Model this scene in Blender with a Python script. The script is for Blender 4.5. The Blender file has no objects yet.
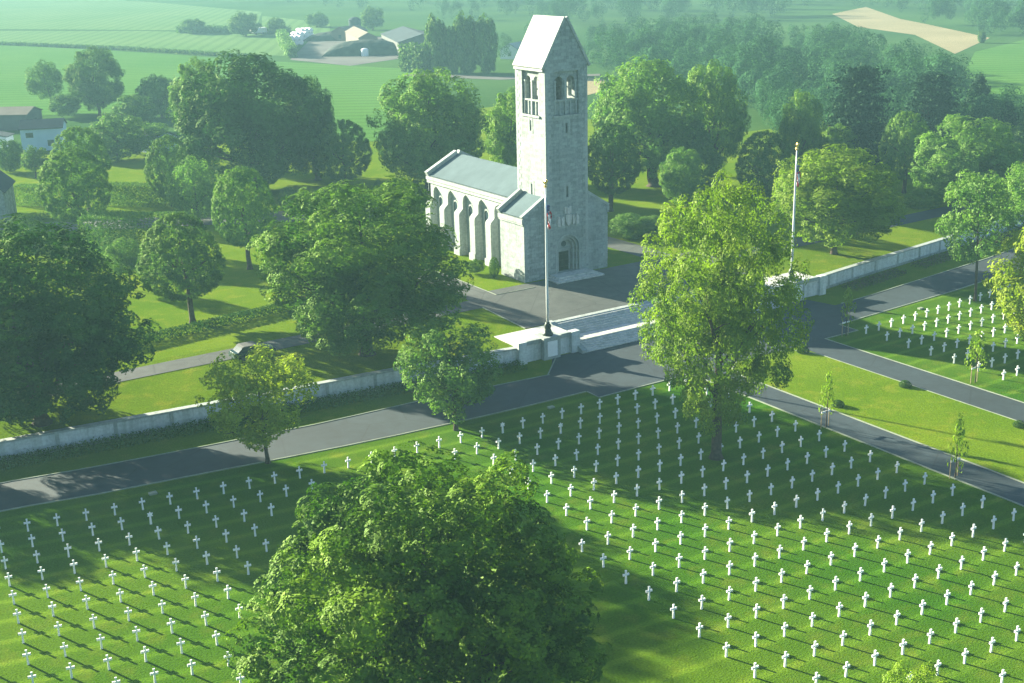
import bpy, bmesh, math, random
import numpy as np
from mathutils import Vector, Matrix
R = math.radians
random.seed(7)
sc = bpy.context.scene
COL = sc.collection

# ------------------------------------------------------------------ camera
F, TH, RO = 1270.0162, .3079, -.0254
CAM = np.array([-81.8786, -119.3799, 38.4166])
CS, SN = math.cos(-.5707), math.sin(-.5707)
def ray(u, v):
    x = u-512; y = v-341.5
    cr, sr = math.cos(RO), math.sin(RO)
    r = (x*cr+y*sr)/F; up = -(-x*sr+y*cr)/F
    Y = math.cos(TH)+up*math.sin(TH); Z = -math.sin(TH)+up*math.cos(TH)
    return np.array([r*CS-Y*SN, r*SN+Y*CS, Z])
def at(u, v, z=0.):
    d = ray(u, v); return CAM+d*((z-CAM[2])/d[2])
def pj(X):
    d = np.array(X, float)-CAM
    r = d[0]*CS+d[1]*SN; Yv = -d[0]*SN+d[1]*CS
    fw = Yv*math.cos(TH)-d[2]*math.sin(TH); up = Yv*math.sin(TH)+d[2]*math.cos(TH)
    u = F*r/fw; v = -F*up/fw; cr, sr = math.cos(RO), math.sin(RO)
    return 512+u*cr-v*sr, 341.5+u*sr+v*cr
def height_at(P, v):
    lo, hi = -5., 80.
    for _ in range(50):
        m = (lo+hi)/2
        if pj(P+np.array([0, 0, m]))[1] > v: lo = m
        else: hi = m
    return lo
cam = bpy.data.cameras.new('camera'); co = bpy.data.objects.new('camera', cam); COL.objects.link(co)
f_ = ray(512, 341.5); r_ = ray(512+F, 341.5)-f_; u_ = ray(512, 341.5-F)-f_
M = Matrix.Identity(4)
for i in range(3):
    M[i][0] = r_[i]; M[i][1] = u_[i]; M[i][2] = -f_[i]; M[i][3] = CAM[i]
co.matrix_world = M
cam.sensor_width = 36; cam.lens = F/1024*36; cam.clip_start = 1; cam.clip_end = 6000
sc.camera = co

# ------------------------------------------------------------------ helpers
def tag(o, label=None, cat=None, group=None, kind=None):
    if label: o['label'] = label
    if cat: o['category'] = cat
    if group: o['group'] = group
    if kind: o['kind'] = kind
    return o
def empty(name, loc=(0, 0, 0), rz=0):
    o = bpy.data.objects.new(name, None); COL.objects.link(o)
    o.empty_display_size = .5
    o.location = loc; o.rotation_euler[2] = rz
    return o
def thing(name, label, cat, loc=(0, 0, 0), group=None, rz=0):
    return tag(empty(name, [float(c) for c in loc], rz), label, cat, group)
def link(name, me, mat, parent=None, local=False):
    o = bpy.data.objects.new(name, me); COL.objects.link(o)
    if mat and not me.materials: me.materials.append(mat)
    if parent:
        o.parent = parent
        if not local:
            L = Vector((0, 0, 0)); p = parent
            while p: L += p.location; p = p.parent
            o.location = -L
    return o
def ob(name, bm, mat, parent=None, local=False, smooth=False):
    bmesh.ops.recalc_face_normals(bm, faces=bm.faces)
    me = bpy.data.meshes.new(name); bm.to_mesh(me); bm.free()
    if smooth:
        for p in me.polygons: p.use_smooth = True
    return link(name, me, mat, parent, local)
def sub(name, bm, mat, part, smooth=False):        # a sub-part in world coordinates (its part carries the offset)
    bmesh.ops.recalc_face_normals(bm, faces=bm.faces)
    me = bpy.data.meshes.new(name); bm.to_mesh(me); bm.free()
    o = bpy.data.objects.new(name, me); COL.objects.link(o); me.materials.append(mat); o.parent = part
    return o
def nb(): return bmesh.new()
def box(bm, x0, x1, y0, y1, z0, z1):
    vs = [bm.verts.new((x, y, z)) for z in (z0, z1) for x, y in ((x0, y0), (x1, y0), (x1, y1), (x0, y1))]
    for f in ((0, 1, 2, 3), (4, 7, 6, 5), (0, 4, 5, 1), (1, 5, 6, 2), (2, 6, 7, 3), (3, 7, 4, 0)):
        bm.faces.new([vs[i] for i in f])
    return bm
def prism(bm, pts, axis, a0, a1):
    """pts: 2-D outline; axis 'y': pts are (x,z); 'x': pts are (y,z); 'z': pts are (x,y)"""
    def mk(p, a):
        return {'y': (p[0], a, p[1]), 'x': (a, p[0], p[1]), 'z': (p[0], p[1], a)}[axis]
    A = [bm.verts.new(mk(p, a0)) for p in pts]; B = [bm.verts.new(mk(p, a1)) for p in pts]
    bm.faces.new(A); bm.faces.new(B[::-1]); n = len(pts)
    for i in range(n): bm.faces.new((A[i], A[(i+1) % n], B[(i+1) % n], B[i]))
    return bm
def tube(bm, pts, radii, seg=8, cap=True):
    rings = []
    pts = [Vector(p) for p in pts]
    for i, p in enumerate(pts):
        d = (pts[min(i+1, len(pts)-1)]-pts[max(i-1, 0)]).normalized()
        a = d.orthogonal().normalized() if abs(d.z) < .99 else Vector((1, 0, 0))
        b = d.cross(a).normalized(); a = b.cross(d).normalized()
        rings.append([bm.verts.new(p+(a*math.cos(2*math.pi*k/seg)+b*math.sin(2*math.pi*k/seg))*radii[i]) for k in range(seg)])
    for q, w in zip(rings, rings[1:]):
        for k in range(seg): bm.faces.new((q[k], q[(k+1) % seg], w[(k+1) % seg], w[k]))
    if cap:
        bm.faces.new(rings[0][::-1]); bm.faces.new(rings[-1])
    return bm
def lathe(bm, c, prof, seg=16):
    return tube(bm, [(c[0], c[1], c[2]+z) for r, z in prof], [r for r, z in prof], seg)
def arch(xc, hw, z0, zs, n=10):
    """outline of a round-headed opening: (x,z)"""
    return [(xc-hw, z0)]+[(xc-hw*math.cos(math.pi*k/n), zs+hw*math.sin(math.pi*k/n)) for k in range(n+1)]+[(xc+hw, z0)]
def cut(o, bms):
    for bm in bms:
        bmesh.ops.recalc_face_normals(bm, faces=bm.faces)
        me = bpy.data.meshes.new('tmp'); bm.to_mesh(me); bm.free()
        c = bpy.data.objects.new('tmp', me); COL.objects.link(c)
        c.parent = o.parent; c.location = o.location
        m = o.modifiers.new('b', 'BOOLEAN'); m.operation = 'DIFFERENCE'; m.object = c; m.solver = 'EXACT'
        bpy.context.view_layer.update()
        dg = bpy.context.evaluated_depsgraph_get()
        new = bpy.data.meshes.new_from_object(o.evaluated_get(dg))
        o.modifiers.clear(); old = o.data; o.data = new; bpy.data.meshes.remove(old)
        bpy.data.objects.remove(c); bpy.data.meshes.remove(me)

# ------------------------------------------------------------------ materials
def mat_base(name):
    m = bpy.data.materials.new(name); m.use_nodes = True
    nt = m.node_tree; nt.nodes.clear()
    out = nt.nodes.new('ShaderNodeOutputMaterial')
    return m, nt, out
def N(nt, t, **kw):
    n = nt.nodes.new(t)
    for k, v in kw.items():
        if k in n.inputs: n.inputs[k].default_value = v
        else: setattr(n, k, v)
    return n
def L_(nt, a, b): nt.links.new(a, b)
def rgb(c): return (c[0], c[1], c[2], 1)
def noise(nt, scale, detail=3, vec=None, rough=.55):
    n = N(nt, 'ShaderNodeTexNoise', Scale=scale, Detail=detail, Roughness=rough)
    if vec is not None: L_(nt, vec, n.inputs['Vector'])
    return n.outputs['Fac']
def ramp(nt, fac, stops):
    r = nt.nodes.new('ShaderNodeValToRGB'); L_(nt, fac, r.inputs[0])
    e = r.color_ramp.elements
    e[0].position, e[0].color = stops[0][0], rgb(stops[0][1]); e[1].position, e[1].color = stops[-1][0], rgb(stops[-1][1])
    for p, c in stops[1:-1]:
        q = e.new(p); q.color = rgb(c)
    return r.outputs[0]
def mixc(nt, fac, a, b, blend='MIX'):
    m = nt.nodes.new('ShaderNodeMix'); m.data_type = 'RGBA'; m.blend_type = blend
    for s, v in ((m.inputs[0], fac), (m.inputs[6], a), (m.inputs[7], b)):
        if hasattr(v, 'is_linked') or hasattr(v, 'links'): L_(nt, v, s)
        else: s.default_value = v if isinstance(v, (int, float)) else rgb(v)
    return m.outputs[2]
def plain(name, c, rough=.7, var=.25, scale=1.5, metal=0., bump=0., bscale=20):
    m, nt, out = mat_base(name)
    tc = N(nt, 'ShaderNodeTexCoord').outputs['Object']
    f = noise(nt, scale, 4, tc)
    lo = [x*(1-var) for x in c]; hi = [min(1, x*(1+var)) for x in c]
    col = ramp(nt, f, [(.3, lo), (.7, hi)])
    p = N(nt, 'ShaderNodeBsdfPrincipled', Roughness=rough, Metallic=metal)
    if rough > .55: p.inputs['Specular IOR Level'].default_value = .08
    L_(nt, col, p.inputs['Base Color'])
    if bump:
        b = N(nt, 'ShaderNodeBump', Strength=bump, Distance=.05); L_(nt, noise(nt, bscale, 3, tc), b.inputs['Height']); L_(nt, b.outputs[0], p.inputs['Normal'])
    L_(nt, p.outputs[0], out.inputs[0]); return m
def stone(name, c, bw=.7, bh=.33, var=.3, mortar=.02, mcol=None, rough=.85):
    m, nt, out = mat_base(name)
    tc = N(nt, 'ShaderNodeTexCoord').outputs['Object']
    s = nt.nodes.new('ShaderNodeSeparateXYZ'); L_(nt, tc, s.inputs[0])
    a = N(nt, 'ShaderNodeMath', operation='ADD'); L_(nt, s.outputs[0], a.inputs[0]); L_(nt, s.outputs[1], a.inputs[1])
    cb = nt.nodes.new('ShaderNodeCombineXYZ'); L_(nt, a.outputs[0], cb.inputs[0]); L_(nt, s.outputs[2], cb.inputs[1])
    br = nt.nodes.new('ShaderNodeTexBrick'); L_(nt, cb.outputs[0], br.inputs['Vector'])
    br.inputs['Scale'].default_value = 1; br.inputs['Brick Width'].default_value = bw; br.inputs['Row Height'].default_value = bh
    br.inputs['Mortar Size'].default_value = mortar; br.inputs['Bias'].default_value = -.1
    br.inputs['Color1'].default_value = rgb([x*(1-var) for x in c]); br.inputs['Color2'].default_value = rgb([min(1, x*(1+var)) for x in c])
    br.inputs['Mortar'].default_value = rgb(mcol or [x*.75 for x in c])
    f = noise(nt, .35, 5, tc); f2 = noise(nt, 4., 3, tc)
    col = mixc(nt, .4, br.outputs['Color'], ramp(nt, f, [(.3, [x*.72 for x in c]), (.7, [min(1, x*1.22) for x in c])]))
    col = mixc(nt, .3, col, ramp(nt, f2, [(.35, [x*.6 for x in c]), (.65, [min(1, x*1.4) for x in c])]))
    ms = nt.nodes.new('ShaderNodeMapping'); ms.inputs['Scale'].default_value = (1.3, 1.3, .10); L_(nt, tc, ms.inputs['Vector'])
    col = mixc(nt, .6, col, ramp(nt, noise(nt, 1.1, 4, ms.outputs[0], .65), [(.34, (.62, .66, .62)), (.55, (1.05, 1.05, 1.05))]), 'MULTIPLY')
    p = N(nt, 'ShaderNodeBsdfPrincipled', Roughness=rough); L_(nt, col, p.inputs['Base Color'])
    b = N(nt, 'ShaderNodeBump', Strength=.5, Distance=.04); L_(nt, f2, b.inputs['Height']); L_(nt, b.outputs[0], p.inputs['Normal'])
    L_(nt, p.outputs[0], out.inputs[0]); return m
def leafmat(name, c1, c2, tr=.35, gloss=.026):
    m, nt, out = mat_base(name)
    tc = N(nt, 'ShaderNodeTexCoord').outputs['Object']
    g = nt.nodes.new('ShaderNodeNewGeometry'); oi = nt.nodes.new('ShaderNodeObjectInfo')
    f = noise(nt, 2.2, 3, tc)
    col = mixc(nt, ramp(nt, f, [(.35, (0, 0, 0)), (.65, (1, 1, 1))]), c1, c2)
    v = N(nt, 'ShaderNodeMapRange'); L_(nt, g.outputs['Random Per Island'], v.inputs[0]); v.inputs[3].default_value = .8; v.inputs[4].default_value = 1.2
    v2 = N(nt, 'ShaderNodeMapRange'); L_(nt, oi.outputs['Random'], v2.inputs[0]); v2.inputs[3].default_value = .85; v2.inputs[4].default_value = 1.15
    mu = N(nt, 'ShaderNodeMath', operation='MULTIPLY'); L_(nt, v.outputs[0], mu.inputs[0]); L_(nt, v2.outputs[0], mu.inputs[1])
    sc_ = nt.nodes.new('ShaderNodeVectorMath'); sc_.operation = 'SCALE'; L_(nt, col, sc_.inputs[0]); L_(nt, mu.outputs[0], sc_.inputs['Scale'])
    d = nt.nodes.new('ShaderNodeBsdfDiffuse'); t = nt.nodes.new('ShaderNodeBsdfTranslucent')
    L_(nt, sc_.outputs[0], d.inputs[0])
    tcol = mixc(nt, 1., sc_.outputs[0], (1.0, 1.15, .6), 'MULTIPLY'); L_(nt, tcol, t.inputs[0])
    mx = N(nt, 'ShaderNodeMixShader'); mx.inputs[0].default_value = tr; L_(nt, d.outputs[0], mx.inputs[1]); L_(nt, t.outputs[0], mx.inputs[2])
    gl = nt.nodes.new('ShaderNodeBsdfGlossy'); gl.inputs['Roughness'].default_value = .62; gl.inputs[0].default_value = (.85, 1, .6, 1)
    m2 = N(nt, 'ShaderNodeMixShader'); m2.inputs[0].default_value = gloss; L_(nt, mx.outputs[0], m2.inputs[1]); L_(nt, gl.outputs[0], m2.inputs[2])
    L_(nt, m2.outputs[0], out.inputs[0]); return m
def grassmat(name, c1, c2, dry, rows=0., scale=.06, drill=None):
    m, nt, out = mat_base(name)
    tc = N(nt, 'ShaderNodeTexCoord').outputs['Object']
    big = noise(nt, scale, 5, tc); mid = noise(nt, .6, 4, tc); fine = noise(nt, 7., 3, tc, .7)
    col = mixc(nt, ramp(nt, big, [(.35, (0, 0, 0)), (.65, (1, 1, 1))]), c1, c2)
    col = mixc(nt, ramp(nt, mid, [(.52, (0, 0, 0)), (.75, (.5, .5, .5))]), col, dry)
    col = mixc(nt, .75, col, ramp(nt, fine, [(.3, (.55, .55, .55)), (.7, (1.5, 1.5, 1.5))]), 'MULTIPLY')
    if rows:
        # worn strips in front of each line of headstones, following the curve of the lines
        s = nt.nodes.new('ShaderNodeSeparateXYZ'); L_(nt, tc, s.inputs[0])
        a = N(nt, 'ShaderNodeMath', operation='ADD'); L_(nt, s.outputs[0], a.inputs[0]); a.inputs[1].default_value = 12
        mn = N(nt, 'ShaderNodeMath', operation='MINIMUM'); L_(nt, a.outputs[0], mn.inputs[0]); mn.inputs[1].default_value = 0
        sq = N(nt, 'ShaderNodeMath', operation='MULTIPLY'); L_(nt, mn.outputs[0], sq.inputs[0]); L_(nt, mn.outputs[0], sq.inputs[1])
        q = N(nt, 'ShaderNodeMath', operation='MULTIPLY_ADD'); L_(nt, sq.outputs[0], q.inputs[0]); q.inputs[1].default_value = -1/596.; L_(nt, s.outputs[1], q.inputs[2])
        wob = N(nt, 'ShaderNodeMath', operation='MULTIPLY_ADD'); L_(nt, mid, wob.inputs[0]); wob.inputs[1].default_value = .35; L_(nt, q.outputs[0], wob.inputs[2])
        ph = N(nt, 'ShaderNodeMath', operation='MULTIPLY_ADD'); L_(nt, wob.outputs[0], ph.inputs[0]); ph.inputs[1].default_value = 2*math.pi/2.75; ph.inputs[2].default_value = 33.3*2*math.pi/2.75+.9
        sn = N(nt, 'ShaderNodeMath', operation='SINE'); L_(nt, ph.outputs[0], sn.inputs[0])
        st = ramp(nt, sn.outputs[0], [(0., (.88, .9, .88)), (.7, (1., 1., 1.)), (.93, (1.5, 1.35, 1.5))])
        col = mixc(nt, rows, col, st, 'MULTIPLY')
    if drill is not None:      # tractor drill lines of a sown field
        mp = nt.nodes.new('ShaderNodeMapping'); mp.inputs['Rotation'].default_value = (0, 0, drill); L_(nt, tc, mp.inputs['Vector'])
        wv = N(nt, 'ShaderNodeTexWave', Scale=.055, Distortion=1.2, Detail=2); wv.inputs['Detail Scale'].default_value = .3; L_(nt, mp.outputs[0], wv.inputs['Vector'])
        col = mixc(nt, .8, col, ramp(nt, wv.outputs['Fac'], [(.1, (.80, .82, .80)), (.6, (1.05, 1.05, 1.05))]), 'MULTIPLY')
    p = N(nt, 'ShaderNodeBsdfPrincipled', Roughness=.9); L_(nt, col, p.inputs['Base Color']); p.inputs['Specular IOR Level'].default_value = .0
    b = N(nt, 'ShaderNodeBump', Strength=.7, Distance=.08); L_(nt, fine, b.inputs['Height']); L_(nt, b.outputs[0], p.inputs['Normal'])
    L_(nt, p.outputs[0], out.inputs[0]); return m

def paved(name, c):
    m, nt, out = mat_base(name)
    tc = N(nt, 'ShaderNodeTexCoord').outputs['Object']
    big = noise(nt, .12, 4, tc); mid = noise(nt, .9, 5, tc, .65); fine = noise(nt, 14., 2, tc)
    col = ramp(nt, big, [(.3, [x*.78 for x in c]), (.5, c), (.7, [x*1.3 for x in c])])
    col = mixc(nt, .6, col, ramp(nt, mid, [(.3, (.6, .6, .6)), (.62, (1.15, 1.15, 1.15)), (.8, (1.5, 1.45, 1.3))]), 'MULTIPLY')
    vo = nt.nodes.new('ShaderNodeTexVoronoi'); vo.feature = 'DISTANCE_TO_EDGE'; vo.inputs['Scale'].default_value = .13; L_(nt, tc, vo.inputs['Vector'])
    col = mixc(nt, .7, col, ramp(nt, vo.outputs['Distance'], [(.0, (.5, .5, .5)), (.012, (1, 1, 1))]), 'MULTIPLY')
    col = mixc(nt, .5, col, ramp(nt, fine, [(.3, (.7, .7, .7)), (.7, (1.3, 1.3, 1.3))]), 'MULTIPLY')
    p = N(nt, 'ShaderNodeBsdfPrincipled', Roughness=.8); L_(nt, col, p.inputs['Base Color'])
    b = N(nt, 'ShaderNodeBump', Strength=.3, Distance=.02); L_(nt, fine, b.inputs['Height']); L_(nt, b.outputs[0], p.inputs['Normal'])
    L_(nt, p.outputs[0], out.inputs[0]); return m
MS = dict(
    lawn=grassmat('lawn_grass', (.078, .145, .005), (.135, .195, .010), (.23, .23, .025)),
    plot=grassmat('plot_grass', (.036, .108, .005), (.084, .150, .010), (.150, .180, .020), rows=.8),
    field=grassmat('field_green', (.070, .165, .03), (.088, .185, .035), (.11, .18, .04), scale=.02, drill=2.2),
    field2=grassmat('field_pale', (.10, .18, .055), (.13, .205, .07), (.13, .19, .06), scale=.02, drill=.5),
    stubble=grassmat('field_stubble', (.27, .22, .125), (.34, .275, .16), (.22, .22, .11), scale=.03),
    valley=grassmat('valley_grass', (.035, .085, .02), (.06, .12, .028), (.10, .14, .04), scale=.012),
    asphalt=paved('asphalt', (.021, .034, .041)),
    plaza=paved('plaza_gravel', (.064, .070, .062)),
    yard=plain('yard_gravel', (.125, .115, .105), .9, .2, .1),
    paving=stone('pale_paving', (.52, .51, .47), 1.2, 1.2, .08, .012),
    kerb=plain('kerb_stone', (.26, .29, .22), .8, .2, .8),
    granite=stone('grey_granite', (.28, .315, .30), .75, .36, .5, .03),
    trim=stone('pale_granite', (.335, .365, .345), 1.1, .45, .14, .012),
    wall=stone('wall_granite', (.56, .59, .58), 1.9, .8, .10, .018),
    slab=stone('roof_stone', (.36, .37, .33), 1.4, .9, .10, .02),
    lead=plain('grey_roof_slate', (.105, .145, .155), .9, .12, .5),
    marble=plain('white_marble', (.84, .84, .82), .5, .06, 4),
    dark=plain('dark_opening', (.02, .022, .02), .8, .3),
    door=plain('green_black_door', (.006, .016, .007), .95, .4, 3),
    bronze=plain('green_bronze', (.03, .045, .035), .45, .3, 4, metal=.6),
    glass=plain('dark_glass', (.03, .05, .06), .15, .2),
    pole=plain('white_pole_paint', (.72, .74, .74), .35, .05),
    gold=plain('gilded_metal', (.75, .5, .15), .3, .1, metal=1.),
    bark=plain('bark', (.075, .058, .042), .95, .4, 3, bump=.8, bscale=12),
    wood=plain('stake_wood', (.36, .27, .17), .8, .2, 5),
    white=plain('white_plastic', (.80, .80, .80), .5, .05),
    shed=plain('grey_cladding', (.13, .13, .125), .7, .15, .4),
    roofg=plain('grey_sheet_roof', (.05, .065, .075), .95, .15, .3),
    roofb=plain('beige_sheet_roof', (.20, .165, .13), .7, .12, .3),
    bluew=plain('pale_blue_render', (.42, .52, .66), .8, .06, .4),
    hay=plain('dark_silage_sheet', (.05, .06, .05), .7, .4, .4),
    carp=plain('dark_green_car_paint', (.02, .05, .045), .25, .1),
    rubber=plain('rubber', (.02, .02, .02), .8, .1),
    red=plain('red_cloth', (.45, .02, .03), .8, .1), clothw=plain('white_cloth', (.75, .75, .75), .8, .05), blue=plain('navy_cloth', (.02, .03, .15), .8, .1),
    L_dark=leafmat('leaf_dark', (.016, .066, .006), (.060, .145, .012), .2),
    L_mid=leafmat('leaf_mid', (.055, .145, .010), (.165, .285, .020), .3),
    L_fore=leafmat('leaf_fore', (.028, .085, .002), (.125, .215, .007), .25),
    L_clip=leafmat('leaf_clipped', (.055, .14, .016), (.15, .26, .028), .32),
    L_light=leafmat('leaf_light', (.125, .22, .006), (.235, .33, .012), .5),
    L_yell=leafmat('leaf_yellow', (.24, .32, .016), (.36, .42, .026), .5),
    L_fresh=leafmat('leaf_fresh', (.08, .18, .028), (.16, .27, .04), .45),
    L_cedar=leafmat('leaf_cedar', (.010, .038, .022), (.026, .062, .032), .1, .008),
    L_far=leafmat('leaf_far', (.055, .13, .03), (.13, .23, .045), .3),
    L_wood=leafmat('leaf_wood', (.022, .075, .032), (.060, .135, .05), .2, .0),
    L_pink=leafmat('bed_plants', (.035, .075, .02), (.12, .075, .06), .2),
)

# ------------------------------------------------------------------ terrain
WX = [-400, -110, -64.9, -54.3, -48.2, -37.1, -31.6, -15.5, 26.3, 35.5, 47.9, 67.9, 75.1, 110, 160, 400]
WY = [20, -8.3, -13.2, -14.4, -15.0, -16.1, -16.5, -18.4, -17.4, -16.0, -14.4, -11.6, -10.3, -4.5, 3, 30]
PL, PR_ = -16.2, 26.3             # the stair front between the two podiums
def ywall(x): return float(np.interp(x, WX, WY))
def yedge(x): return -13.9 if PL < x < PR_ else ywall(x)
def hz(x, y):
    e = yedge(x)
    if y < e+.12: return -2.3
    z0 = -.52 if PL < x < PR_ else -.75
    return z0*max(0., 1-(y-e-.15)/(-1.5-e-.15)) if e < -2 else min(0, z0*max(0., 1-(y-e-.15)/12.))
def ground():
    xs = sorted(set([-1300, -700, -400, -260, -180, -130, PL-.01, PL+.01, PR_-.01, PR_+.01, 130, 180, 260, 400, 700, 1300]+[round(-100+2.5*i, 3) for i in range(89)]))
    me = bpy.data.meshes.new('ground'); V = []; n = None
    for x in xs:
        e = yedge(x)
        col = [(y, -2.3) for y in (-1300, -500, -250, -150, -100, -70, -45)]+[(e-4, -2.3), (e+.02, -2.3)]
        end = -1.5 if e < -2 else e+12.15
        z0 = hz(x, e+.151)
        for k in range(6): col.append((e+.15+(end-e-.15)*k/5, z0*(1-k/5)))
        m = max(end, 0)
        col += [(m+d, 0.) for d in (8, 30, 70, 140, 260, 450, 800, 1300)]
        n = len(col); V += [(x, y, z) for y, z in col]
    Fs = [(i*n+j, (i+1)*n+j, (i+1)*n+j+1, i*n+j+1) for i in range(len(xs)-1) for j in range(n-1)]
    me.from_pydata(V, [], Fs); me.materials.append(MS['lawn']); me.materials.append(MS['valley'])
    for p in me.polygons:
        c = p.center
        if c.y > 110 or abs(c.x) > 200 or c.y+c.x > 190: p.material_index = 1
    o = bpy.data.objects.new('ground', me); COL.objects.link(o); return tag(o, kind='structure')
ground()
def strip(name, A, B, mat, off, nx=1, ny=1, kind='structure', thick=0.):
    """draped sheet between the polylines A and B (same length), subdivided"""
    A = np.array(A, float); B = np.array(B, float)
    def res(P, n):
        t = np.linspace(0, len(P)-1, n); return np.stack([np.interp(t, range(len(P)), P[:, k]) for k in (0, 1)], 1)
    n = (len(A)-1)*nx+1
    A, B = res(A, n), res(B, n)
    V, Fs = [], []
    for j in range(ny+1):
        for a, b in zip(A, B):
            p = a+(b-a)*j/ny; V.append((p[0], p[1], hz(p[0], p[1])+off))
    for j in range(ny):
        for i in range(n-1): Fs.append((j*n+i, j*n+i+1, (j+1)*n+i+1, (j+1)*n+i))
    me = bpy.data.meshes.new(name)
    if thick:
        k = len(V); V += [(x, y, z-thick) for x, y, z in V]
        ring = [i for i in range(n)]+[j*n+n-1 for j in range(1, ny+1)]+[ny*n+i for i in range(n-2, -1, -1)]+[j*n for j in range(ny-1, 0, -1)]
        Fs += [(ring[i], ring[(i+1) % len(ring)], ring[(i+1) % len(ring)]+k, ring[i]+k) for i in range(len(ring))]
    me.from_pydata(V, [], Fs); me.update()
    bm = bmesh.new(); bm.from_mesh(me); bmesh.ops.recalc_face_normals(bm, faces=bm.faces)
    if sum(f.normal.z*f.calc_area() for f in bm.faces) < 0: bmesh.ops.reverse_faces(bm, faces=bm.faces)
    bm.to_mesh(me); bm.free()
    return tag(link(name, me, mat), kind=kind)

# front road, its kerbs, the two paths and the burial plots
BX = [-400, -110, -65.9, -58.5, -50.3, -39.6, -28.8, -15.7, 23, 30, 55.5, 90, 130, 400]
BY = [8, -14.5, -18.0, -19.3, -20.3, -21.4, -21.7, -22.9, -22.8, -22.3, -19.4, -13.5, -6, 30]
FX = [-400, -110, -67.1, -60, -52.1, -42.1, -33.1, -22.5, -15.7, -15.6, 18.6, 18.7, 25.5, 40.4, 75, 130, 400]
FY = [2, -20, -23.5, -24.9, -25.9, -27.3, -28.2, -28.8, -28.9, -30.9, -30.9, -28.2, -27.8, -26.8, -22.8, -13, 20]
def poly(X, Y, x0, x1): return [(x0, float(np.interp(x0, X, Y)))]+[(x, y) for x, y in zip(X, Y) if x0 < x < x1]+[(x1, float(np.interp(x1, X, Y)))]
def road_line(f, x0, x1, n): return [(x, f(x)) for x in np.linspace(x0, x1, n)]
fb = lambda x: float(np.interp(x, BX, BY)); ff = lambda x: float(np.interp(x, FX, FY))
RX = sorted(set(list(np.linspace(-150, 150, 61))+[-15.7, -15.6, 18.6, 18.7]))
strip('road', [(x, ff(x)) for x in RX], [(x, fb(x)) for x in RX], MS['asphalt'], .02, 1, 1)
strip('road_apron', [(x, -23.2) for x in (-15.9, 0, 24)], [(x, -18.6) for x in (-12.3, 0, 23)], MS['asphalt'], .024)
PA, PB = (9.6, 13.7), (-4.6, -1.2)
for a, b in (PA, PB): strip('path', [(a, -160), (a, -30.8)], [(b, -160), (b, -30.8)], MS['asphalt'], .028)
PLX = [x for x in RX if -150 <= x <= -15.6]
strip('burial_lawn', [(x, -160) for x in PLX]+[(-4.75, -160)], [(x, ff(x)-.2) for x in PLX[:-1]]+[(-15.75, -29.1), (-4.75, -31.05)], MS['plot'], .012, 1, 1)
URX = [18.8]+[x for x in RX if 18.8 < x]
strip('burial_lawn', [(13.85, -160)]+[(x, -160) for x in URX], [(13.85, -31.1)]+[(x, ff(x)-.2) for x in URX], MS['plot'], .012)
strip('mall_lawn', [(-1.05, -160), (-1.05, -34.5), (-.4, -32.2), (1.2, -31.1)], [(9.45, -160), (9.45, -34.5), (8.8, -32.2), (7.2, -31.1)], MS['lawn'], .05)
def kerb(A, w=.13):
    A = np.array(A, float); d = np.gradient(A, axis=0); nrm = np.stack([-d[:, 1], d[:, 0]], 1); nrm /= np.linalg.norm(nrm, axis=1)[:, None]+1e-9
    strip('kerb', A-nrm*w/2, A+nrm*w/2, MS['kerb'], .07, thick=.12)
kerb([(x, ff(x)) for x in RX if x <= -15.7]); kerb([(x, ff(x)) for x in RX if x >= 18.7]); kerb([(x, fb(x)) for x in RX if x <= -15.7]); kerb([(x, fb(x)) for x in RX if x >= 24])
kerb([(13.75, -160), (13.75, -30.9)]); kerb([(-4.65, -160), (-4.65, -30.9)]); kerb([(9.5, -160), (9.5, -34.5), (8.8, -32.2), (7.2, -31)]); kerb([(-1.1, -160), (-1.1, -34.5), (-.4, -32.2), (1.2, -31)])
kerb([(-15.65, -29), (-15.65, -30.9), (-4.7, -30.9)]); kerb([(13.7, -30.9), (18.65, -30.9), (18.65, -28.2)])
kerb([(-12.4, -19.2), (-15.9, -22.9)])
# terrace: forecourt and back roads
strip('forecourt', [(-12.2, y) for y in np.linspace(-13.6, -.2, 8)], [(22.5, y) for y in np.linspace(-13.6, -.2, 8)], MS['plaza'], .03, 1, 6)
strip('forecourt', [(-12.2, -.2), (-12.2, 14)], [(-8.6, -.2), (-8.6, 14)], MS['plaza'], .026)
strip('side_path', [(15.2, -.3), (15.2, 8), (14.5, 30)], [(19., -.3), (19., 9), (18.5, 30)], MS['plaza'], .026, 3, 2)
strip('back_road', [(-150, -6), (-60, -5.3), (-12.2, -5.2)], [(-150, -3.2), (-60, -2.7), (-12.2, -2.2)], MS['plaza'], .035, 8, 2)
strip('back_road', [(22.5, -6.4), (70, -5.2), (150, 8)], [(22.5, -3.3), (70, -2.), (150, 11)], MS['asphalt'], .035, 8, 2)
strip('far_lane', [(-110, 66), (-41.5, 66), (0, 44)], [(-110, 73), (-40, 73), (6, 50)], MS['plaza'], .03, 3)
kerb([(-8.55, 14), (-8.55, -2.1), (-3.3, -2.1)]); kerb([(-12.25, -5.1), (-12.25, -13.5)]); 

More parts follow.
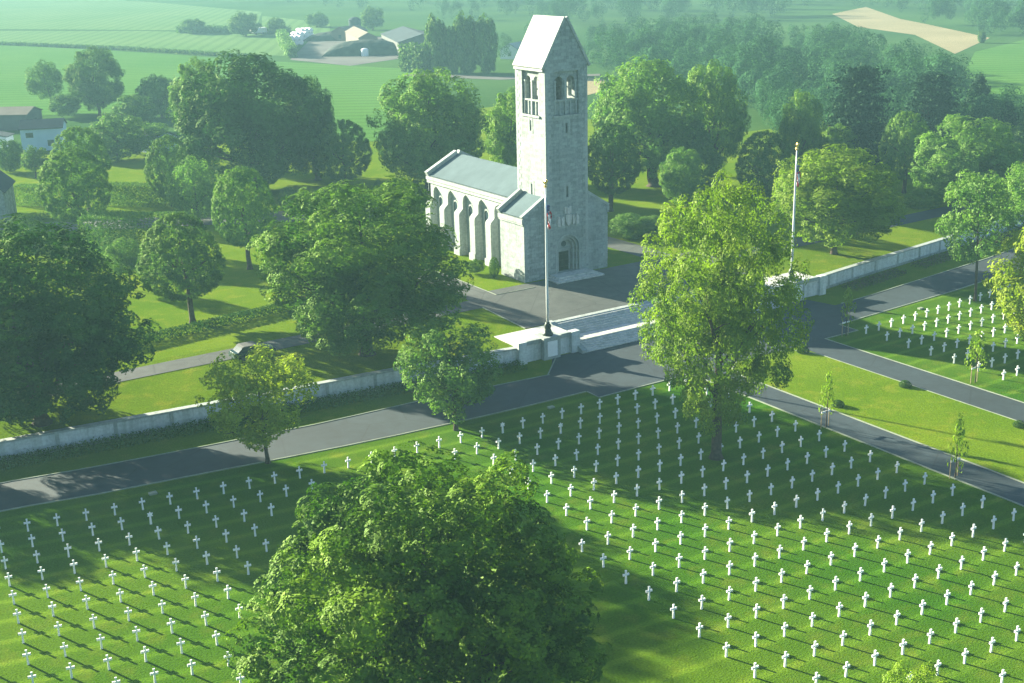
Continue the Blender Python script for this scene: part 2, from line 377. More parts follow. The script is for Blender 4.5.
# fields and yards of the valley
def quad(name, px, mat, off=.04):
    P = [at(u, v, 0)[:2] for u, v in px]; h = len(P)//2
    strip(name, P[:h], P[h:][::-1], mat, off, 4, 4)
quad('field', [(-260, 150), (-20, 118), (150, 112), (360, 142), (420, 140), (425, 70), (250, 60), (100, 50), (0, 45), (-260, 40)], MS['field'], .05)
quad('field', [(-260, 42), (0, 44), (120, 50), (285, 56), (285, 34), (140, 31), (0, 31), (-260, 29)], MS['field2'], .045)
quad('field', [(-260, 27), (0, 29), (120, 30), (255, 31), (262, 12), (150, 2), (0, -6), (-260, -8)], MS['field2'], .06)
quad('field', [(262, 30), (300, 36), (330, 36), (330, 24), (300, 20), (262, 16)], MS['field2'], .07)
quad('farmyard', [(290, 60), (350, 66), (420, 56), (440, 40), (330, 34), (310, 40)], MS['yard'], .075)
quad('field', [(950, 100), (1040, 120), (1180, 130), (1180, 40), (1040, 36), (975, 52)], MS['field'], .05)
quad('field', [(832, 14), (858, 27), (915, 35), (955, 54), (990, 38), (930, 25), (900, 19), (866, 7)], MS['stubble'], .06)
quad('field', [(585, 96), (600, 92), (606, 80), (588, 78)], MS['stubble'], .06)
quad('farm_track', [(400, 76), (500, 80), (600, 76), (600, 74), (500, 77), (420, 73)], MS['yard'], .08)

# ------------------------------------------------------------------ foliage
def quads_mesh(name, P, Nn, S, rng, asp=.62):
    n = len(P)
    T = np.cross(Nn, rng.normal(size=(n, 3))); T /= np.linalg.norm(T, axis=1)[:, None]+1e-9
    B = np.cross(Nn, T)
    S = S[:, None]
    V = np.stack([P-T*S, P-B*S*asp+Nn*S*.15, P+T*S, P+B*S*asp+Nn*S*.15], 1).reshape(-1, 3)
    me = bpy.data.meshes.new(name)
    me.vertices.add(4*n); me.vertices.foreach_set('co', V.astype(np.float32).ravel())
    me.loops.add(4*n); me.loops.foreach_set('vertex_index', np.arange(4*n, dtype=np.int32))
    me.polygons.add(n); me.polygons.foreach_set('loop_start', np.arange(0, 4*n, 4, dtype=np.int32)); me.polygons.foreach_set('loop_total', np.full(n, 4, np.int32))
    me.update(); me.validate(); return me
def unit(v): return v/(np.linalg.norm(v, axis=-1, keepdims=True)+1e-9)
def fib(n, rng):
    i = np.arange(n)+.5; ph = np.arccos(1-2*i/n); th = math.pi*(1+5**.5)*i
    return unit(np.stack([np.cos(th)*np.sin(ph), np.sin(th)*np.sin(ph), np.cos(ph)], 1)+rng.normal(size=(n, 3))*.18)
def shape_fn(kind, C):
    z = C[:, 2].copy(); r = np.ones(len(z))
    if kind == 'dome':
        z = np.where(z < 0, z*.72, z); r = np.where(z < -.2, 1.03, 1.0)
    elif kind == 'cone': r = np.clip((1.05-z)/1.35, .05, 1)/np.sqrt(np.clip(1-np.clip(C[:, 2], -.95, .95)**2, .1, 1))*.95
    elif kind == 'bullet': r = np.where(z > 0, 1., 1.08)
    elif kind == 'skirt': r = np.where(z > 0, 1-.15*z, 1.05); z = np.where(z < -.2, -.2+(z+.2)*.7, z)
    elif kind == 'egg': r = np.where(z < -.2, 1+.42*(z+.2), np.where(z > .3, 1-.25*(z-.3), 1.))
    elif kind == 'vase': r = np.where(z < 0, 1+.55*z, 1.05)
    return np.stack([C[:, 0]*r, C[:, 1]*r, z], 1)
def crown(name, seed, kind='round', nl=60, lob=.28, n=15000, leaf=.035, inner=.12, up=.35, gap=0., fill=0., jit=.12, flat=.85, gn=.35, k=14, spray=.055):
    rng = np.random.default_rng(seed)
    C = shape_fn(kind, fib(nl, rng))
    rl = lob*rng.uniform(.65, 1.3, nl)
    C = C*(1-rl[:, None]*.85)*rng.uniform(1.04-jit*1.5, 1.05, (nl, 1))
    if fill:
        nf = int(nl*fill); C2 = C[rng.integers(0, nl, nf)]*rng.uniform(.25, .8, (nf, 1)); C = np.vstack([C, C2]); rl = np.concatenate([rl, lob*rng.uniform(.6, 1.1, nf)])
    if gap:
        keep = rng.random(len(C)) > gap; C, rl = C[keep], rl[keep]
    w = rl**2; w /= w.sum()
    na = max(200, n//k)
    P = np.empty((0, 3)); D = np.empty((0, 3))
    while len(P) < na:
        li = rng.choice(len(C), na, p=w); d = unit(rng.normal(size=(na, 3)))
        cn = unit(C[li]+np.array([0, 0, .25])); ok = (d*cn).sum(1) > -.35-.6*rng.random(na)**3
        p = C[li]+d*(rl[li]*(1.04-.45*rng.random(na)**2))[:, None]*np.array([1, 1, flat])
        P = np.vstack([P, p[ok]]); D = np.vstack([D, d[ok]])
    P, D = P[:na], D[:na]
    q = np.quantile(np.hypot(P[:, 0], P[:, 1]), .985); zlo, zhi = np.quantile(P[:, 2], [.004, .996])
    nrm = lambda A: np.stack([A[:, 0]/q, A[:, 1]/q, (A[:, 2]-(zlo+zhi)/2)*2/(zhi-zlo)], 1)
    P = nrm(P); C = nrm(C)
    if k > 1:          # sprays: each anchor carries a small drooping pad of leaves
        D = unit(D+rng.normal(size=D.shape)*.38+np.array([0, 0, .25])); G = unit(P)
        T1 = unit(np.cross(D, rng.normal(size=D.shape))); T2 = np.cross(D, T1)
        rad = spray*rng.uniform(.6, 1.3, (na, 1, 1)); th = rng.uniform(0, 6.283, (na, k, 1)); rr = np.sqrt(rng.random((na, k, 1)))
        P = P[:, None]+rad*rr*(np.cos(th)*T1[:, None]+np.sin(th)*T2[:, None])-D[:, None]*rad*.45*rr**2
        D = np.repeat(D[:, None], k, 1); P = P.reshape(-1, 3); D = D.reshape(-1, 3); G = np.repeat(G, k, 0)
    m = int(n*inner)
    if m:
        qn = C[rng.integers(0, len(C), m)]*rng.uniform(.3, .92, (m, 1))+rng.normal(size=(m, 3))*.05
        P = np.vstack([P, qn]); D = np.vstack([D, unit(rng.normal(size=(m, 3)))])
    nn = unit(D*1.5+unit(P)*gn+unit(rng.normal(size=D.shape))*.6+np.array([0, 0, up]))
    S = leaf*rng.uniform(.6, 1.35, len(P)); 
    if m: S[-m:] *= 1.5
    return quads_mesh(name, P, nn, S, rng)
def layered(name, seed, n=9000, leaf=.05, tiers=9):
    rng = np.random.default_rng(seed); Ps = []; Ds = []
    for k in range(tiers):
        z = -.85+1.75*k/(tiers-1); R0 = (1.0-.75*((z+1)/2)**1.6)
        for b in range(rng.integers(5, 8)):
            a = rng.uniform(0, 6.283); r = R0*rng.uniform(.6, 1.05); m = n//(tiers*6)
            t = rng.random(m)**.7; wd = .13+.16*t
            p = np.stack([np.cos(a)*r*t, np.sin(a)*r*t, np.full(m, z)-.05*t+rng.normal(size=m)*.035], 1)
            s = rng.normal(size=m)*wd; p[:, 0] += -np.sin(a)*s; p[:, 1] += np.cos(a)*s
            Ps.append(p); Ds.append(unit(rng.normal(size=(m, 3))*.8+np.array([0, 0, .9])))
    P = np.vstack(Ps); return quads_mesh(name, P, np.vstack(Ds), leaf*rng.uniform(.6, 1.3, len(P)), rng)
def trunk_mesh(seed, a, c, Zc, tr, ox, oy, limbs=7):
    """stem from the foot to the crown's heart, limbs reaching into the crown (metres)"""
    rng = random.Random(seed); bm = nb()
    zb = max(.8, Zc-c); zt = Zc+c*.55
    fork = zb+(.18 if limbs > 5 else .3)*c
    lean = lambda z: Vector((ox*min(1, z/zt)**1.3, oy*min(1, z/zt)**1.3, z))
    w = lambda k: Vector((rng.uniform(-k, k), rng.uniform(-k, k), 0))*tr
    tube(bm, [lean(-.15), lean(.12), lean(.5), lean(zb*.6)+w(.3), lean(fork)+w(.5), lean((fork+zt)/2)+w(1.2), lean(zt)], [tr*1.7, tr*1.35, tr*1.05, tr*.95, tr*.82, tr*.45, tr*.1], 9)
    for i in range(limbs):
        an = 6.283*i/limbs+rng.uniform(-.4, .4); z = fork+rng.uniform(-.08, .45)*c; s_ = a*rng.uniform(.5, .85)
        p0 = lean(z); p2 = p0+Vector((math.cos(an)*s_, math.sin(an)*s_, c*rng.uniform(.25, .75))); p1 = (p0+p2)/2+Vector((0, 0, -.06*c))
        tube(bm, [p0, p1, p2], [tr*.42, tr*.28, tr*.06], 6)
        for q in range(2):
            a2 = an+rng.uniform(-.9, .9); e = p1+Vector((math.cos(a2)*s_*.5, math.sin(a2)*s_*.5, c*rng.uniform(.1, .4)))
            tube(bm, [p1, (p1+e)/2+Vector((0, 0, .02*c)), e], [tr*.22, tr*.14, tr*.04], 5)
    bmesh.ops.recalc_face_normals(bm, faces=bm.faces)
    me = bpy.data.meshes.new('trunk'); bm.to_mesh(me); bm.free()
    for p in me.polygons: p.use_smooth = True
    me.materials.append(MS['bark']); return me
CR = dict(
    hero=lambda: crown('crown', 11, 'dome', 190, .165, 170000, .0110, .10, fill=.25, jit=.25, flat=.7, gn=.15, k=38, spray=.05),
    hero2=lambda: crown('crown', 12, 'dome', 160, .18, 130000, .0130, .10, fill=.2, jit=.2, flat=.7, gn=.2, k=30, spray=.055),
    tall=lambda: crown('crown', 13, 'egg', 230, .12, 90000, .0125, .02, gap=.10, fill=.6, jit=.24, k=5, spray=.035),
    open=lambda: crown('crown', 14, 'vase', 90, .18, 15000, .027, .04, gap=.2, fill=.6, k=4, spray=.05),
    broad=lambda: crown('crown', 15, 'dome', 90, .21, 56000, .020, .08, fill=.2, jit=.2, flat=.75, gn=.6, k=16, spray=.07),
    broad2=lambda: crown('crown', 16, 'round', 70, .23, 52000, .020, .08, jit=.2, flat=.75, gn=.6, k=16, spray=.07),
    clip=lambda: crown('crown', 17, 'bullet', 420, .085, 45000, .020, .08, jit=.02, gn=1.6, k=6, spray=.04),
    clip2=lambda: crown('crown', 18, 'skirt', 420, .085, 45000, .020, .08, jit=.03, gn=1.6, k=6, spray=.04),
    loose=lambda: crown('crown', 19, 'round', 55, .25, 18000, .028, .06, gap=.15, fill=.3, k=4, spray=.05),
    cone=lambda: crown('crown', 20, 'cone', 90, .17, 14000, .03, .1, k=4, spray=.05),
    cedar=lambda: layered('crown', 21, 14000, .040, 11),
    poplar=lambda: crown('crown', 22, 'bullet', 60, .25, 6000, .07, .1, k=3),
    far=lambda: crown('crown', 23, 'dome', 40, .3, 9000, .045, .12, k=5, spray=.08),
    far2=lambda: crown('crown', 24, 'round', 36, .3, 9000, .045, .12, k=5, spray=.08),
    sap=lambda: crown('crown', 26, 'cone', 26, .26, 330, .10, .05, gap=.2, fill=.8, k=1),
    weep=lambda: crown('crown', 25, 'round', 60, .2, 12000, .027, .05, gap=.2, fill=.4, up=-.1, k=3, spray=.04),
)
CACHE = {}
def crown_for(kind, mat):
    if kind not in CACHE: CACHE[kind] = CR[kind]()
    k = (kind, mat)
    if k not in CACHE:
        me = CACHE[kind] if not any(isinstance(q, tuple) and q[0] == kind for q in CACHE) else CACHE[kind].copy()
        me.materials.clear(); me.materials.append(MS[mat]); CACHE[k] = me
    return CACHE[k]
NT = [0]
def tree(name, label, u, v, l, r, top, bot, kind, mat, z=0., tr=.35, group=None, cat='tree', trunk=True, rz=None, limbs=7):
    """a tree whose foot stands at pixel (u,v) of the ground, crown between columns l..r and rows top..bot"""
    P = at(u, v, z); P[2] = hz(P[0], P[1]) if z > -1 else z
    d = P-CAM; depth = float(d @ (f_/np.linalg.norm(f_))); s = F/depth
    a = (r-l)/2/s; th = math.atan2(CAM[2]-P[2]-6, math.hypot(d[0], d[1]))
    e = (bot-top)/2/s
    c2 = (e*e-(a*math.sin(th))**2)/math.cos(th)**2
    c = math.sqrt(max(c2, (.55*a)**2))
    Zc = height_at(P, (top+bot)/2)
    sh = ((l+r)/2-u)/s
    rz = random.uniform(0, 6.283) if rz is None else rz
    t = thing(name, label, cat, P, group)
    NT[0] += 1
    o = link('crown', crown_for(kind, mat), None, t, True)
    ox, oy = r_[0]*sh, r_[1]*sh
    o.location = (ox, oy, Zc); o.scale = (a, a, c); o.rotation_euler[2] = rz
    if trunk: link('trunk', trunk_mesh(NT[0], a, c, Zc, tr, ox, oy, limbs), None, t, True)
    return t

# ------------------------------------------------------------------ trees and shrubs of the cemetery
FR = -2.3
T = tree
T('chestnut_tree', 'huge dark dome-crowned tree in front, cut off by the bottom edge of the photo', 425, 765, 262, 608, 453, 750, 'hero', 'L_fore', FR, .55)
T('linden_tree', 'tall pale green tree with open crown and visible grey trunk among the crosses', 716, 458, 632, 800, 192, 416, 'tall', 'L_light', FR, .42)
T('yellow_tree', 'small yellow-green tree in front of the long wall at the left', 268, 463, 204, 322, 349, 450, 'open', 'L_yell', FR, .17)
T('young_plane_tree', 'fresh green young tree in front of the wall beside the flagpole podium', 456, 430, 399, 507, 321, 420, 'open', 'L_fresh', FR, .18)
T('weeping_tree', 'slender pale tree with drooping twigs at the verge of the right road', 975, 301, 933, 1008, 174, 262, 'weep', 'L_fresh', FR, .16)
T('pale_tree', 'bright yellow-green tree at the right edge above the right plot of crosses', 1035, 372, 976, 1088, 230, 345, 'open', 'L_yell', FR, .2)
T('pale_tree', 'light green tree at the right edge behind the end of the wall', 1022, 262, 988, 1056, 165, 240, 'weep', 'L_fresh', 0, .2)
T('leafy_tree', 'light tree whose crown tip just shows at the bottom edge right of centre', 912, 762, 872, 948, 665, 750, 'open', 'L_light', FR, .15)
T('chestnut_tree', 'broad very dark tree at the left edge in front of the wall lawn', 42, 422, -90, 156, 226, 418, 'hero2', 'L_dark', -.5, .6)
T('chestnut_tree', 'broad dense tree with thick short trunk left of the chapel, a dark car behind it', 367, 353, 260, 475, 182, 342, 'hero2', 'L_mid', -.4, .62)
T('clipped_tree', 'neat dark lollipop tree on bare trunk on the lawn behind the low hedge', 193, 323, 145, 230, 214, 298, 'clip2', 'L_clip', 0, .3, limbs=5)
T('clipped_tree', 'oval clipped tree on a trunk beside the big box hedge at the left', 83, 246, 46, 117, 150, 222, 'clip', 'L_clip', 0, .3, limbs=5)
T('clipped_tree', 'dark clipped tree directly behind the oval one at the left', 90, 214, 58, 116, 128, 190, 'clip', 'L_clip', 0, .3, limbs=5)
T('clipped_tree', 'oval clipped tree with trunk close to the left side of the broad dense tree', 250, 269, 217, 281, 168, 246, 'clip', 'L_clip', 0, .3, limbs=5)
T('clipped_tree', 'clipped tree in front of the long dark hedge near the lane', 173, 206, 149, 197, 137, 198, 'clip', 'L_clip', 0, .28, limbs=5)
T('loose_tree', 'paler loose-leaved tree standing low in front of the hedge row', 199, 222, 171, 223, 157, 219, 'loose', 'L_fresh', 0, .22)
T('clipped_tree', 'round clipped tree in front of the massive dark grove', 262, 190, 231, 292, 127, 185, 'clip', 'L_fresh', 0, .28, limbs=5)
T('clipped_tree', 'round clipped tree right of the massive dark grove by the green field', 345, 186, 317, 374, 121, 180, 'clip', 'L_fresh', 0, .28, limbs=5)
T('small_tree', 'tiny thin pale tree beside the box hedge on the left lawn', 132, 290, 108, 148, 238, 274, 'loose', 'L_fresh', 0, .08)
T('broad_tree', 'big tree with sunlit lobed crown left of the tower', 430, 196, 377, 490, 73, 178, 'broad', 'L_fresh', 0, .6)
T('broad_tree', 'rounder mid green tree in front of the big lobed one left of the tower', 428, 190, 396, 462, 107, 178, 'broad2', 'L_mid', 0, .4)
T('broad_tree', 'tree with yellowish top half hidden by the tower left edge', 508, 182, 484, 545, 91, 172, 'broad2', 'L_mid', 0, .4)
T('grove_tree', 'massive dark tree clump with smooth outline beyond the clipped trees', 255, 190, 178, 326, 58, 178, 'broad', 'L_dark', 0, .8)
T('grove_tree', 'lower dark tree at the right shoulder of the massive clump', 318, 180, 286, 342, 80, 172, 'broad', 'L_dark', 0, .5)
T('grove_tree', 'sunlit pale tree at the left shoulder of the massive dark clump', 204, 165, 177, 230, 61, 140, 'broad2', 'L_fresh', 0, .4)
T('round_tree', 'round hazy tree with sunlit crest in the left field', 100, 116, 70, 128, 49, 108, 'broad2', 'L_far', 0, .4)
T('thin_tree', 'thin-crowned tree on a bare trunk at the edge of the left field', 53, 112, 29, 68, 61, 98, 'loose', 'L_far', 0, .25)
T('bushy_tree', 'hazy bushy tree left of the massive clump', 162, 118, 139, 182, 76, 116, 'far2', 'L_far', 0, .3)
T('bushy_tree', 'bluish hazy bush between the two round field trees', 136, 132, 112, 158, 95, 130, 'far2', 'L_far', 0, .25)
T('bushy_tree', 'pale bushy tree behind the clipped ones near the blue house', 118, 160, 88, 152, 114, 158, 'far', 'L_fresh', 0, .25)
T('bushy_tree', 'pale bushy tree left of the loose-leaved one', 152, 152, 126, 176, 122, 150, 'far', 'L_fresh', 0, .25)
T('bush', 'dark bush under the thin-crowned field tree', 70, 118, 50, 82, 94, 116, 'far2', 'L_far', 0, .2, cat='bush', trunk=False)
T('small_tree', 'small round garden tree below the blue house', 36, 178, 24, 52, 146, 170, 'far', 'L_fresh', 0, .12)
T('bush', 'grey-green bush at the left edge below the sheds', 10, 172, -4, 26, 140, 172, 'far2', 'L_far', 0, .2, cat='bush', trunk=False)
T('bush', 'round bush at the left edge behind the dark broad tree', 30, 246, 6, 50, 214, 250, 'clip', 'L_clip', 0, .2, cat='bush', trunk=False)
T('bush', 'clipped round bush standing alone right of an oval tree', 289, 212, 279, 299, 187, 211, 'clip', 'L_clip', 0, .2, cat='bush', trunk=False)
for (u, l, r, t_, b, lab) in ((379, 369, 389, 180, 200, 'clipped cone bush peeping over the broad dense tree, left of three'), (397, 390, 404, 178, 198, 'clipped cone bush peeping over the broad dense tree, middle of three'), (415, 407, 424, 180, 200, 'clipped cone bush peeping over the broad dense tree, next to the chapel')):
    T('clipped_bush', lab, u, b+1, l, r, t_, b, 'cone', 'L_clip', 0, .1, 'clipped cone bushes left of the chapel', 'bush', trunk=False)
T('cypress', 'narrow clipped cypress at the chapel wall corner', 494.5, 277.5, 489, 500, 257, 277, 'clip', 'L_fresh', 0, .1, cat='bush', trunk=False)
T('bush', 'low leafy bush against the buttresses of the chapel', 474, 274, 465, 486, 259, 273, 'loose', 'L_mid', 0, .1, cat='bush', trunk=False)
# right of the tower
T('clipped_tree', 'dark egg-shaped tree on a short trunk just right of the tower', 610, 211, 585, 641, 125, 193, 'clip', 'L_dark', 0, .38, limbs=5)
T('broad_tree', 'largest lobed tree behind the egg-shaped one right of the tower', 654, 186, 588, 702, 63, 172, 'broad', 'L_fresh', 0, .9)
T('broad_tree', 'big rounded tree touching the largest lobed one on its right', 712, 176, 676, 747, 65, 166, 'broad2', 'L_mid', 0, .6)
T('shrub_tree', 'pale upright bush in front of the conical evergreen', 681, 208, 659, 704, 149, 203, 'broad2', 'L_fresh', 0, .2, trunk=False)
T('conical_evergreen', 'grey-green conical evergreen between the lobed trees', 694, 190, 666, 726, 121, 188, 'cone', 'L_far', 0, .25, trunk=False)
T('clipped_tree', 'dark clipped tree left of the second flagpole', 763, 204, 735, 791, 132, 197, 'clip', 'L_dark', 0, .3, limbs=5)
T('broad_tree', 'sunlit lobed tree right behind the tip of the second flagpole', 798, 178, 777, 822, 94, 168, 'broad', 'L_mid', 0, .4)
T('spreading_tree', 'spreading yellow-green maple on the lawn behind the right wall', 834, 250, 764, 900, 150, 240, 'broad', 'L_light', 0, .36)
T('clipped_tree', 'dark oval clipped tree behind the maple with thin bare trunk', 904, 193, 877, 928, 113, 178, 'clip', 'L_clip', 0, .3, limbs=5)
T('broad_tree', 'broad fresh green tree at the right, behind the slender drooping one', 966, 202, 911, 1017, 118, 196, 'broad', 'L_fresh', 0, .5)
T('round_tree', 'smaller round tree behind the maple crown', 836, 176, 816, 857, 125, 168, 'broad2', 'L_mid', 0, .3)
T('cedar_tree', 'dark layered cedar behind the clipped oval tree', 858, 172, 812, 898, 66, 168, 'cedar', 'L_cedar', 0, .4)
T('cedar_tree', 'layered cedar with flat dark branches on the right skyline of the grounds', 928, 152, 890, 966, 73, 148, 'cedar', 'L_cedar', 0, .4)
T('cedar_tree', 'dark upright conifer right of the flat branched cedar', 973, 148, 950, 998, 77, 142, 'cone', 'L_cedar', 0, .3)
T('conifer', 'dark conifer at the right edge behind the broad fresh green tree', 1004, 150, 985, 1024, 102, 148, 'cone', 'L_cedar', 0, .3)
T('conifer', 'pale feathery tree cut by the right edge', 1024, 160, 1008, 1042, 105, 150, 'cone', 'L_far', 0, .3)
T('bush', 'low clipped bush bed on the right back lawn', 890, 207, 903, 941, 194, 206, 'clip', 'L_mid', 0, .1, cat='bush', trunk=False)
T('bush', 'pale spreading bush beside the path right of the chapel', 628, 238, 608, 652, 214, 237, 'loose', 'L_fresh', 0, .1, cat='bush', trunk=False)
T('bush', 'grey bush just right of the pale spreading one', 655, 236, 636, 676, 216, 238, 'broad2', 'L_fresh', 0, .1, cat='bush', trunk=False)
# poplars and field trees of the farm
for u, l, r, t_, lab in ((436, 425, 450, 16, 'slim hazy poplar at the left end of the poplar row'), (453, 445, 462, 24, 'short poplar between the tall ones'), (470, 452, 482, 14, 'tall poplar in the middle of the hazy row'), (488, 474, 499, 16, 'poplar at the right end of the row beside the tower')):
    T('poplar_tree', lab, u, 73, l, r, t_, 73, 'poplar', 'L_far', 0, .4, 'hazy poplars beside the barn', trunk=False)
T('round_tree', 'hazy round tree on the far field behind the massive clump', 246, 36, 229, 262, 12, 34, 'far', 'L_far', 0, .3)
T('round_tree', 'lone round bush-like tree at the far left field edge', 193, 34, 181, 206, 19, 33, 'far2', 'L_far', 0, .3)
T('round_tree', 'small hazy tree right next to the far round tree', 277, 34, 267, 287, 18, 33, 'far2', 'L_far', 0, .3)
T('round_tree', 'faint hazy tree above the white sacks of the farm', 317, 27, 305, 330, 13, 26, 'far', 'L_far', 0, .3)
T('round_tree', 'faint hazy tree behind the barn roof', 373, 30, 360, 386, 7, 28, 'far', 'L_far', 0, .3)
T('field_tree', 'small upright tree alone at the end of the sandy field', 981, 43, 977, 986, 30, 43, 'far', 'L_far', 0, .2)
# staked saplings
def sapling(label, u, v, top, w, kind='sap', bot=None, stakes=True):
    t = T('sapling', label, u, v, u-w, u+w, top, bot or (v-14), kind, 'L_light', FR, .045, 'young staked trees', limbs=4)
    if stakes:
        for sx in (-.45, .45):
            s = link('stake', stake_me, None, t, True); s.location = (sx, .15, 0)
        b = nb(); box(b, -.55, .55, .06, .12, 1.42, 1.56); ob('crossbar', b, MS['clothw'], t, True)
    return t
b = nb(); tube(b, [(0, 0, -.1), (0, 0, 1.75)], [.045, .04], 7); stake_me = bpy.data.meshes.new('stake'); b.to_mesh(stake_me); b.free(); stake_me.materials.append(MS['wood'])
SAP = 1
sapling('thin dark young tree with stakes at the road junction corner', 846, 336, 287, 9)
sapling('thin young tree with stakes on the verge beside the left path', 826, 428, 372, 9)
sapling('young tree with pale leaves and stakes in the right plot of crosses', 975, 383, 330, 12)
sapling('pointed bright young tree by the left path near the right edge', 955, 478, 415, 11, 'sap', 470)
for u, v, lab in ((803, 353, 'dark round shrub at the far end of the lawn between the paths'), (905, 387, 'dark round shrub at the right path edge, middle of the lawn'), (838, 406.5, 'dark round shrub at the left path edge of the lawn'), (1019, 427, 'dark round shrub at the lawn edge near the right border of the photo')):
    T('round_shrub', lab, u, v, u-6.5, u+6.5, v-7, v+1, 'clip2', 'L_dark', FR, .1, 'dark shrubs on the lawn between the paths', 'shrub', trunk=False)

# ------------------------------------------------------------------ hedges and beds
def leafy_box(name, label, cat, pts, w, h, mat, leaf=.11, dens=60, kind=None, zoff=0., group=None, seed=1, rough=.06):
    """clipped leafy body along a polyline (metres)"""
    rng = np.random.default_rng(seed); Ps, Ns = [], []
    for (x0, y0), (x1, y1) in zip(pts, pts[1:]):
        Ln = math.hypot(x1-x0, y1-y0); n = int(dens*Ln*(w+2*h))
        t = rng.random(n); s = rng.random(n)*(w+2*h)
        ux, uy = (x1-x0)/Ln, (y1-y0)/Ln; nx, ny = -uy, ux
        lat = np.where(s < h, -w/2, np.where(s > h+w, w/2, s-h-w/2)); zz = np.where(s < h, s, np.where(s > h+w, w+2*h-s, h))
        nl = np.where(s < h, -1., np.where(s > h+w, 1., 0)); nz = np.where((s >= h) & (s <= h+w), 1., .15)
        lat = lat+rng.normal(size=n)*rough; zz = zz+rng.normal(size=n)*rough
        X = x0+(x1-x0)*t+nx*lat; Y = y0+(y1-y0)*t+ny*lat
        Z = np.array([hz(a, b_) for a, b_ in zip(X, Y)])+zz+zoff
        Ps.append(np.stack([X, Y, Z], 1)); Ns.append(np.stack([nx*nl, ny*nl, nz], 1))
        m = int(Ln*w*h*10)+8; tt = rng.random(m); la = (rng.random(m)-.5)*w*.8
        X = x0+(x1-x0)*tt+nx*la; Y = y0+(y1-y0)*tt+ny*la
        Ps.append(np.stack([X, Y, np.array([hz(a, b_) for a, b_ in zip(X, Y)])+rng.random(m)*h*.85], 1)); Ns.append(rng.normal(size=(m, 3)))
    P = np.vstack(Ps); Nn = unit(np.vstack(Ns)+rng.normal(size=P.shape)*.45)
    me = quads_mesh(name, P, Nn, leaf*rng.uniform(.6, 1.4, len(P)), rng)
    return tag(link(name, me, MS[mat]), label, cat, group, kind)
T('evergreen_bush', 'big evergreen bush standing left of the frame above the wall', -150, 455, -230, -75, 372, 455, 'broad2', 'L_dark', -.5, .2, cat='bush', trunk=False)
leafy_box('hedge', 'long low dark hedge along the left lawn in front of the lollipop tree', 'hedge', [(-75, 0.), (-46, 4.6), (-31, 6.8), (-14, 9)], .8, .9, 'L_dark', .08, 140, seed=2)
leafy_box('hedge', 'long tall dark clipped hedge row behind the left clipped trees', 'hedge', [at(*p, 0)[:2] for p in ((108, 204), (235, 207))], 3, 3.2, 'L_clip', .10, 90, seed=3)
leafy_box('hedge', 'short dark clipped hedge left of the oval tree', 'hedge', [at(*p, 0)[:2] for p in ((18, 204), (50, 205))], 2.5, 3., 'L_clip', .10, 90, seed=4)
leafy_box('hedge', 'low dark hedge line along the lit lawn strip by the lane', 'hedge', [at(*p, 0)[:2] for p in ((10, 219), (110, 218.5), (215, 217), (262, 216))], .8, .8, 'L_clip', .10, 80, seed=5)
leafy_box('hedge', 'big square-cut box hedge on the left lawn', 'hedge', [at(*p, 0)[:2] for p in ((92, 260), (150, 262))], 4.5, 6.0, 'L_clip', .10, 90, seed=6, rough=.1)
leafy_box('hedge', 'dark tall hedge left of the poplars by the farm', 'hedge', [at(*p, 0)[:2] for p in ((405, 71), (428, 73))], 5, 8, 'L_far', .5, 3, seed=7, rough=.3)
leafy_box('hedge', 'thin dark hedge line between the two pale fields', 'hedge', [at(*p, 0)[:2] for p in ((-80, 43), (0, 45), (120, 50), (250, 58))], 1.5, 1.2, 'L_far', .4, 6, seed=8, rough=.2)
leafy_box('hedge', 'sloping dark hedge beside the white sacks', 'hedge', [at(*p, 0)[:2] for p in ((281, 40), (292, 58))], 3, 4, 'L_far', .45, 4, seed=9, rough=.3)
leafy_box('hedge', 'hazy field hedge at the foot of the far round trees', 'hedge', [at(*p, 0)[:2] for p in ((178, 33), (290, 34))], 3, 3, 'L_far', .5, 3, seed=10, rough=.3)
def off_wall(x0, x1, d, n=8): return [(x, ywall(x)-d) for x in np.linspace(x0, x1, n)]
leafy_box('flower_bed', 'long dark planted bed at the foot of the left wall', 'flower bed', off_wall(-120, -16.6, 1.4, 14), 1.5, .6, 'L_dark', .09, 80, 'thing', seed=11, rough=.1)
leafy_box('flower_bed', 'reddish planted bed at the foot of the right wall, nearest the stairs', 'flower bed', off_wall(30, 41, 2.2, 5), 1.8, .4, 'L_pink', .10, 60, 'thing', seed=12, rough=.1)
leafy_box('flower_bed', 'longer reddish planted bed farther along the right wall', 'flower bed', off_wall(44.5, 110, 2.2, 10), 1.8, .4, 'L_pink', .10, 60, 'thing', seed=13, rough=.1)

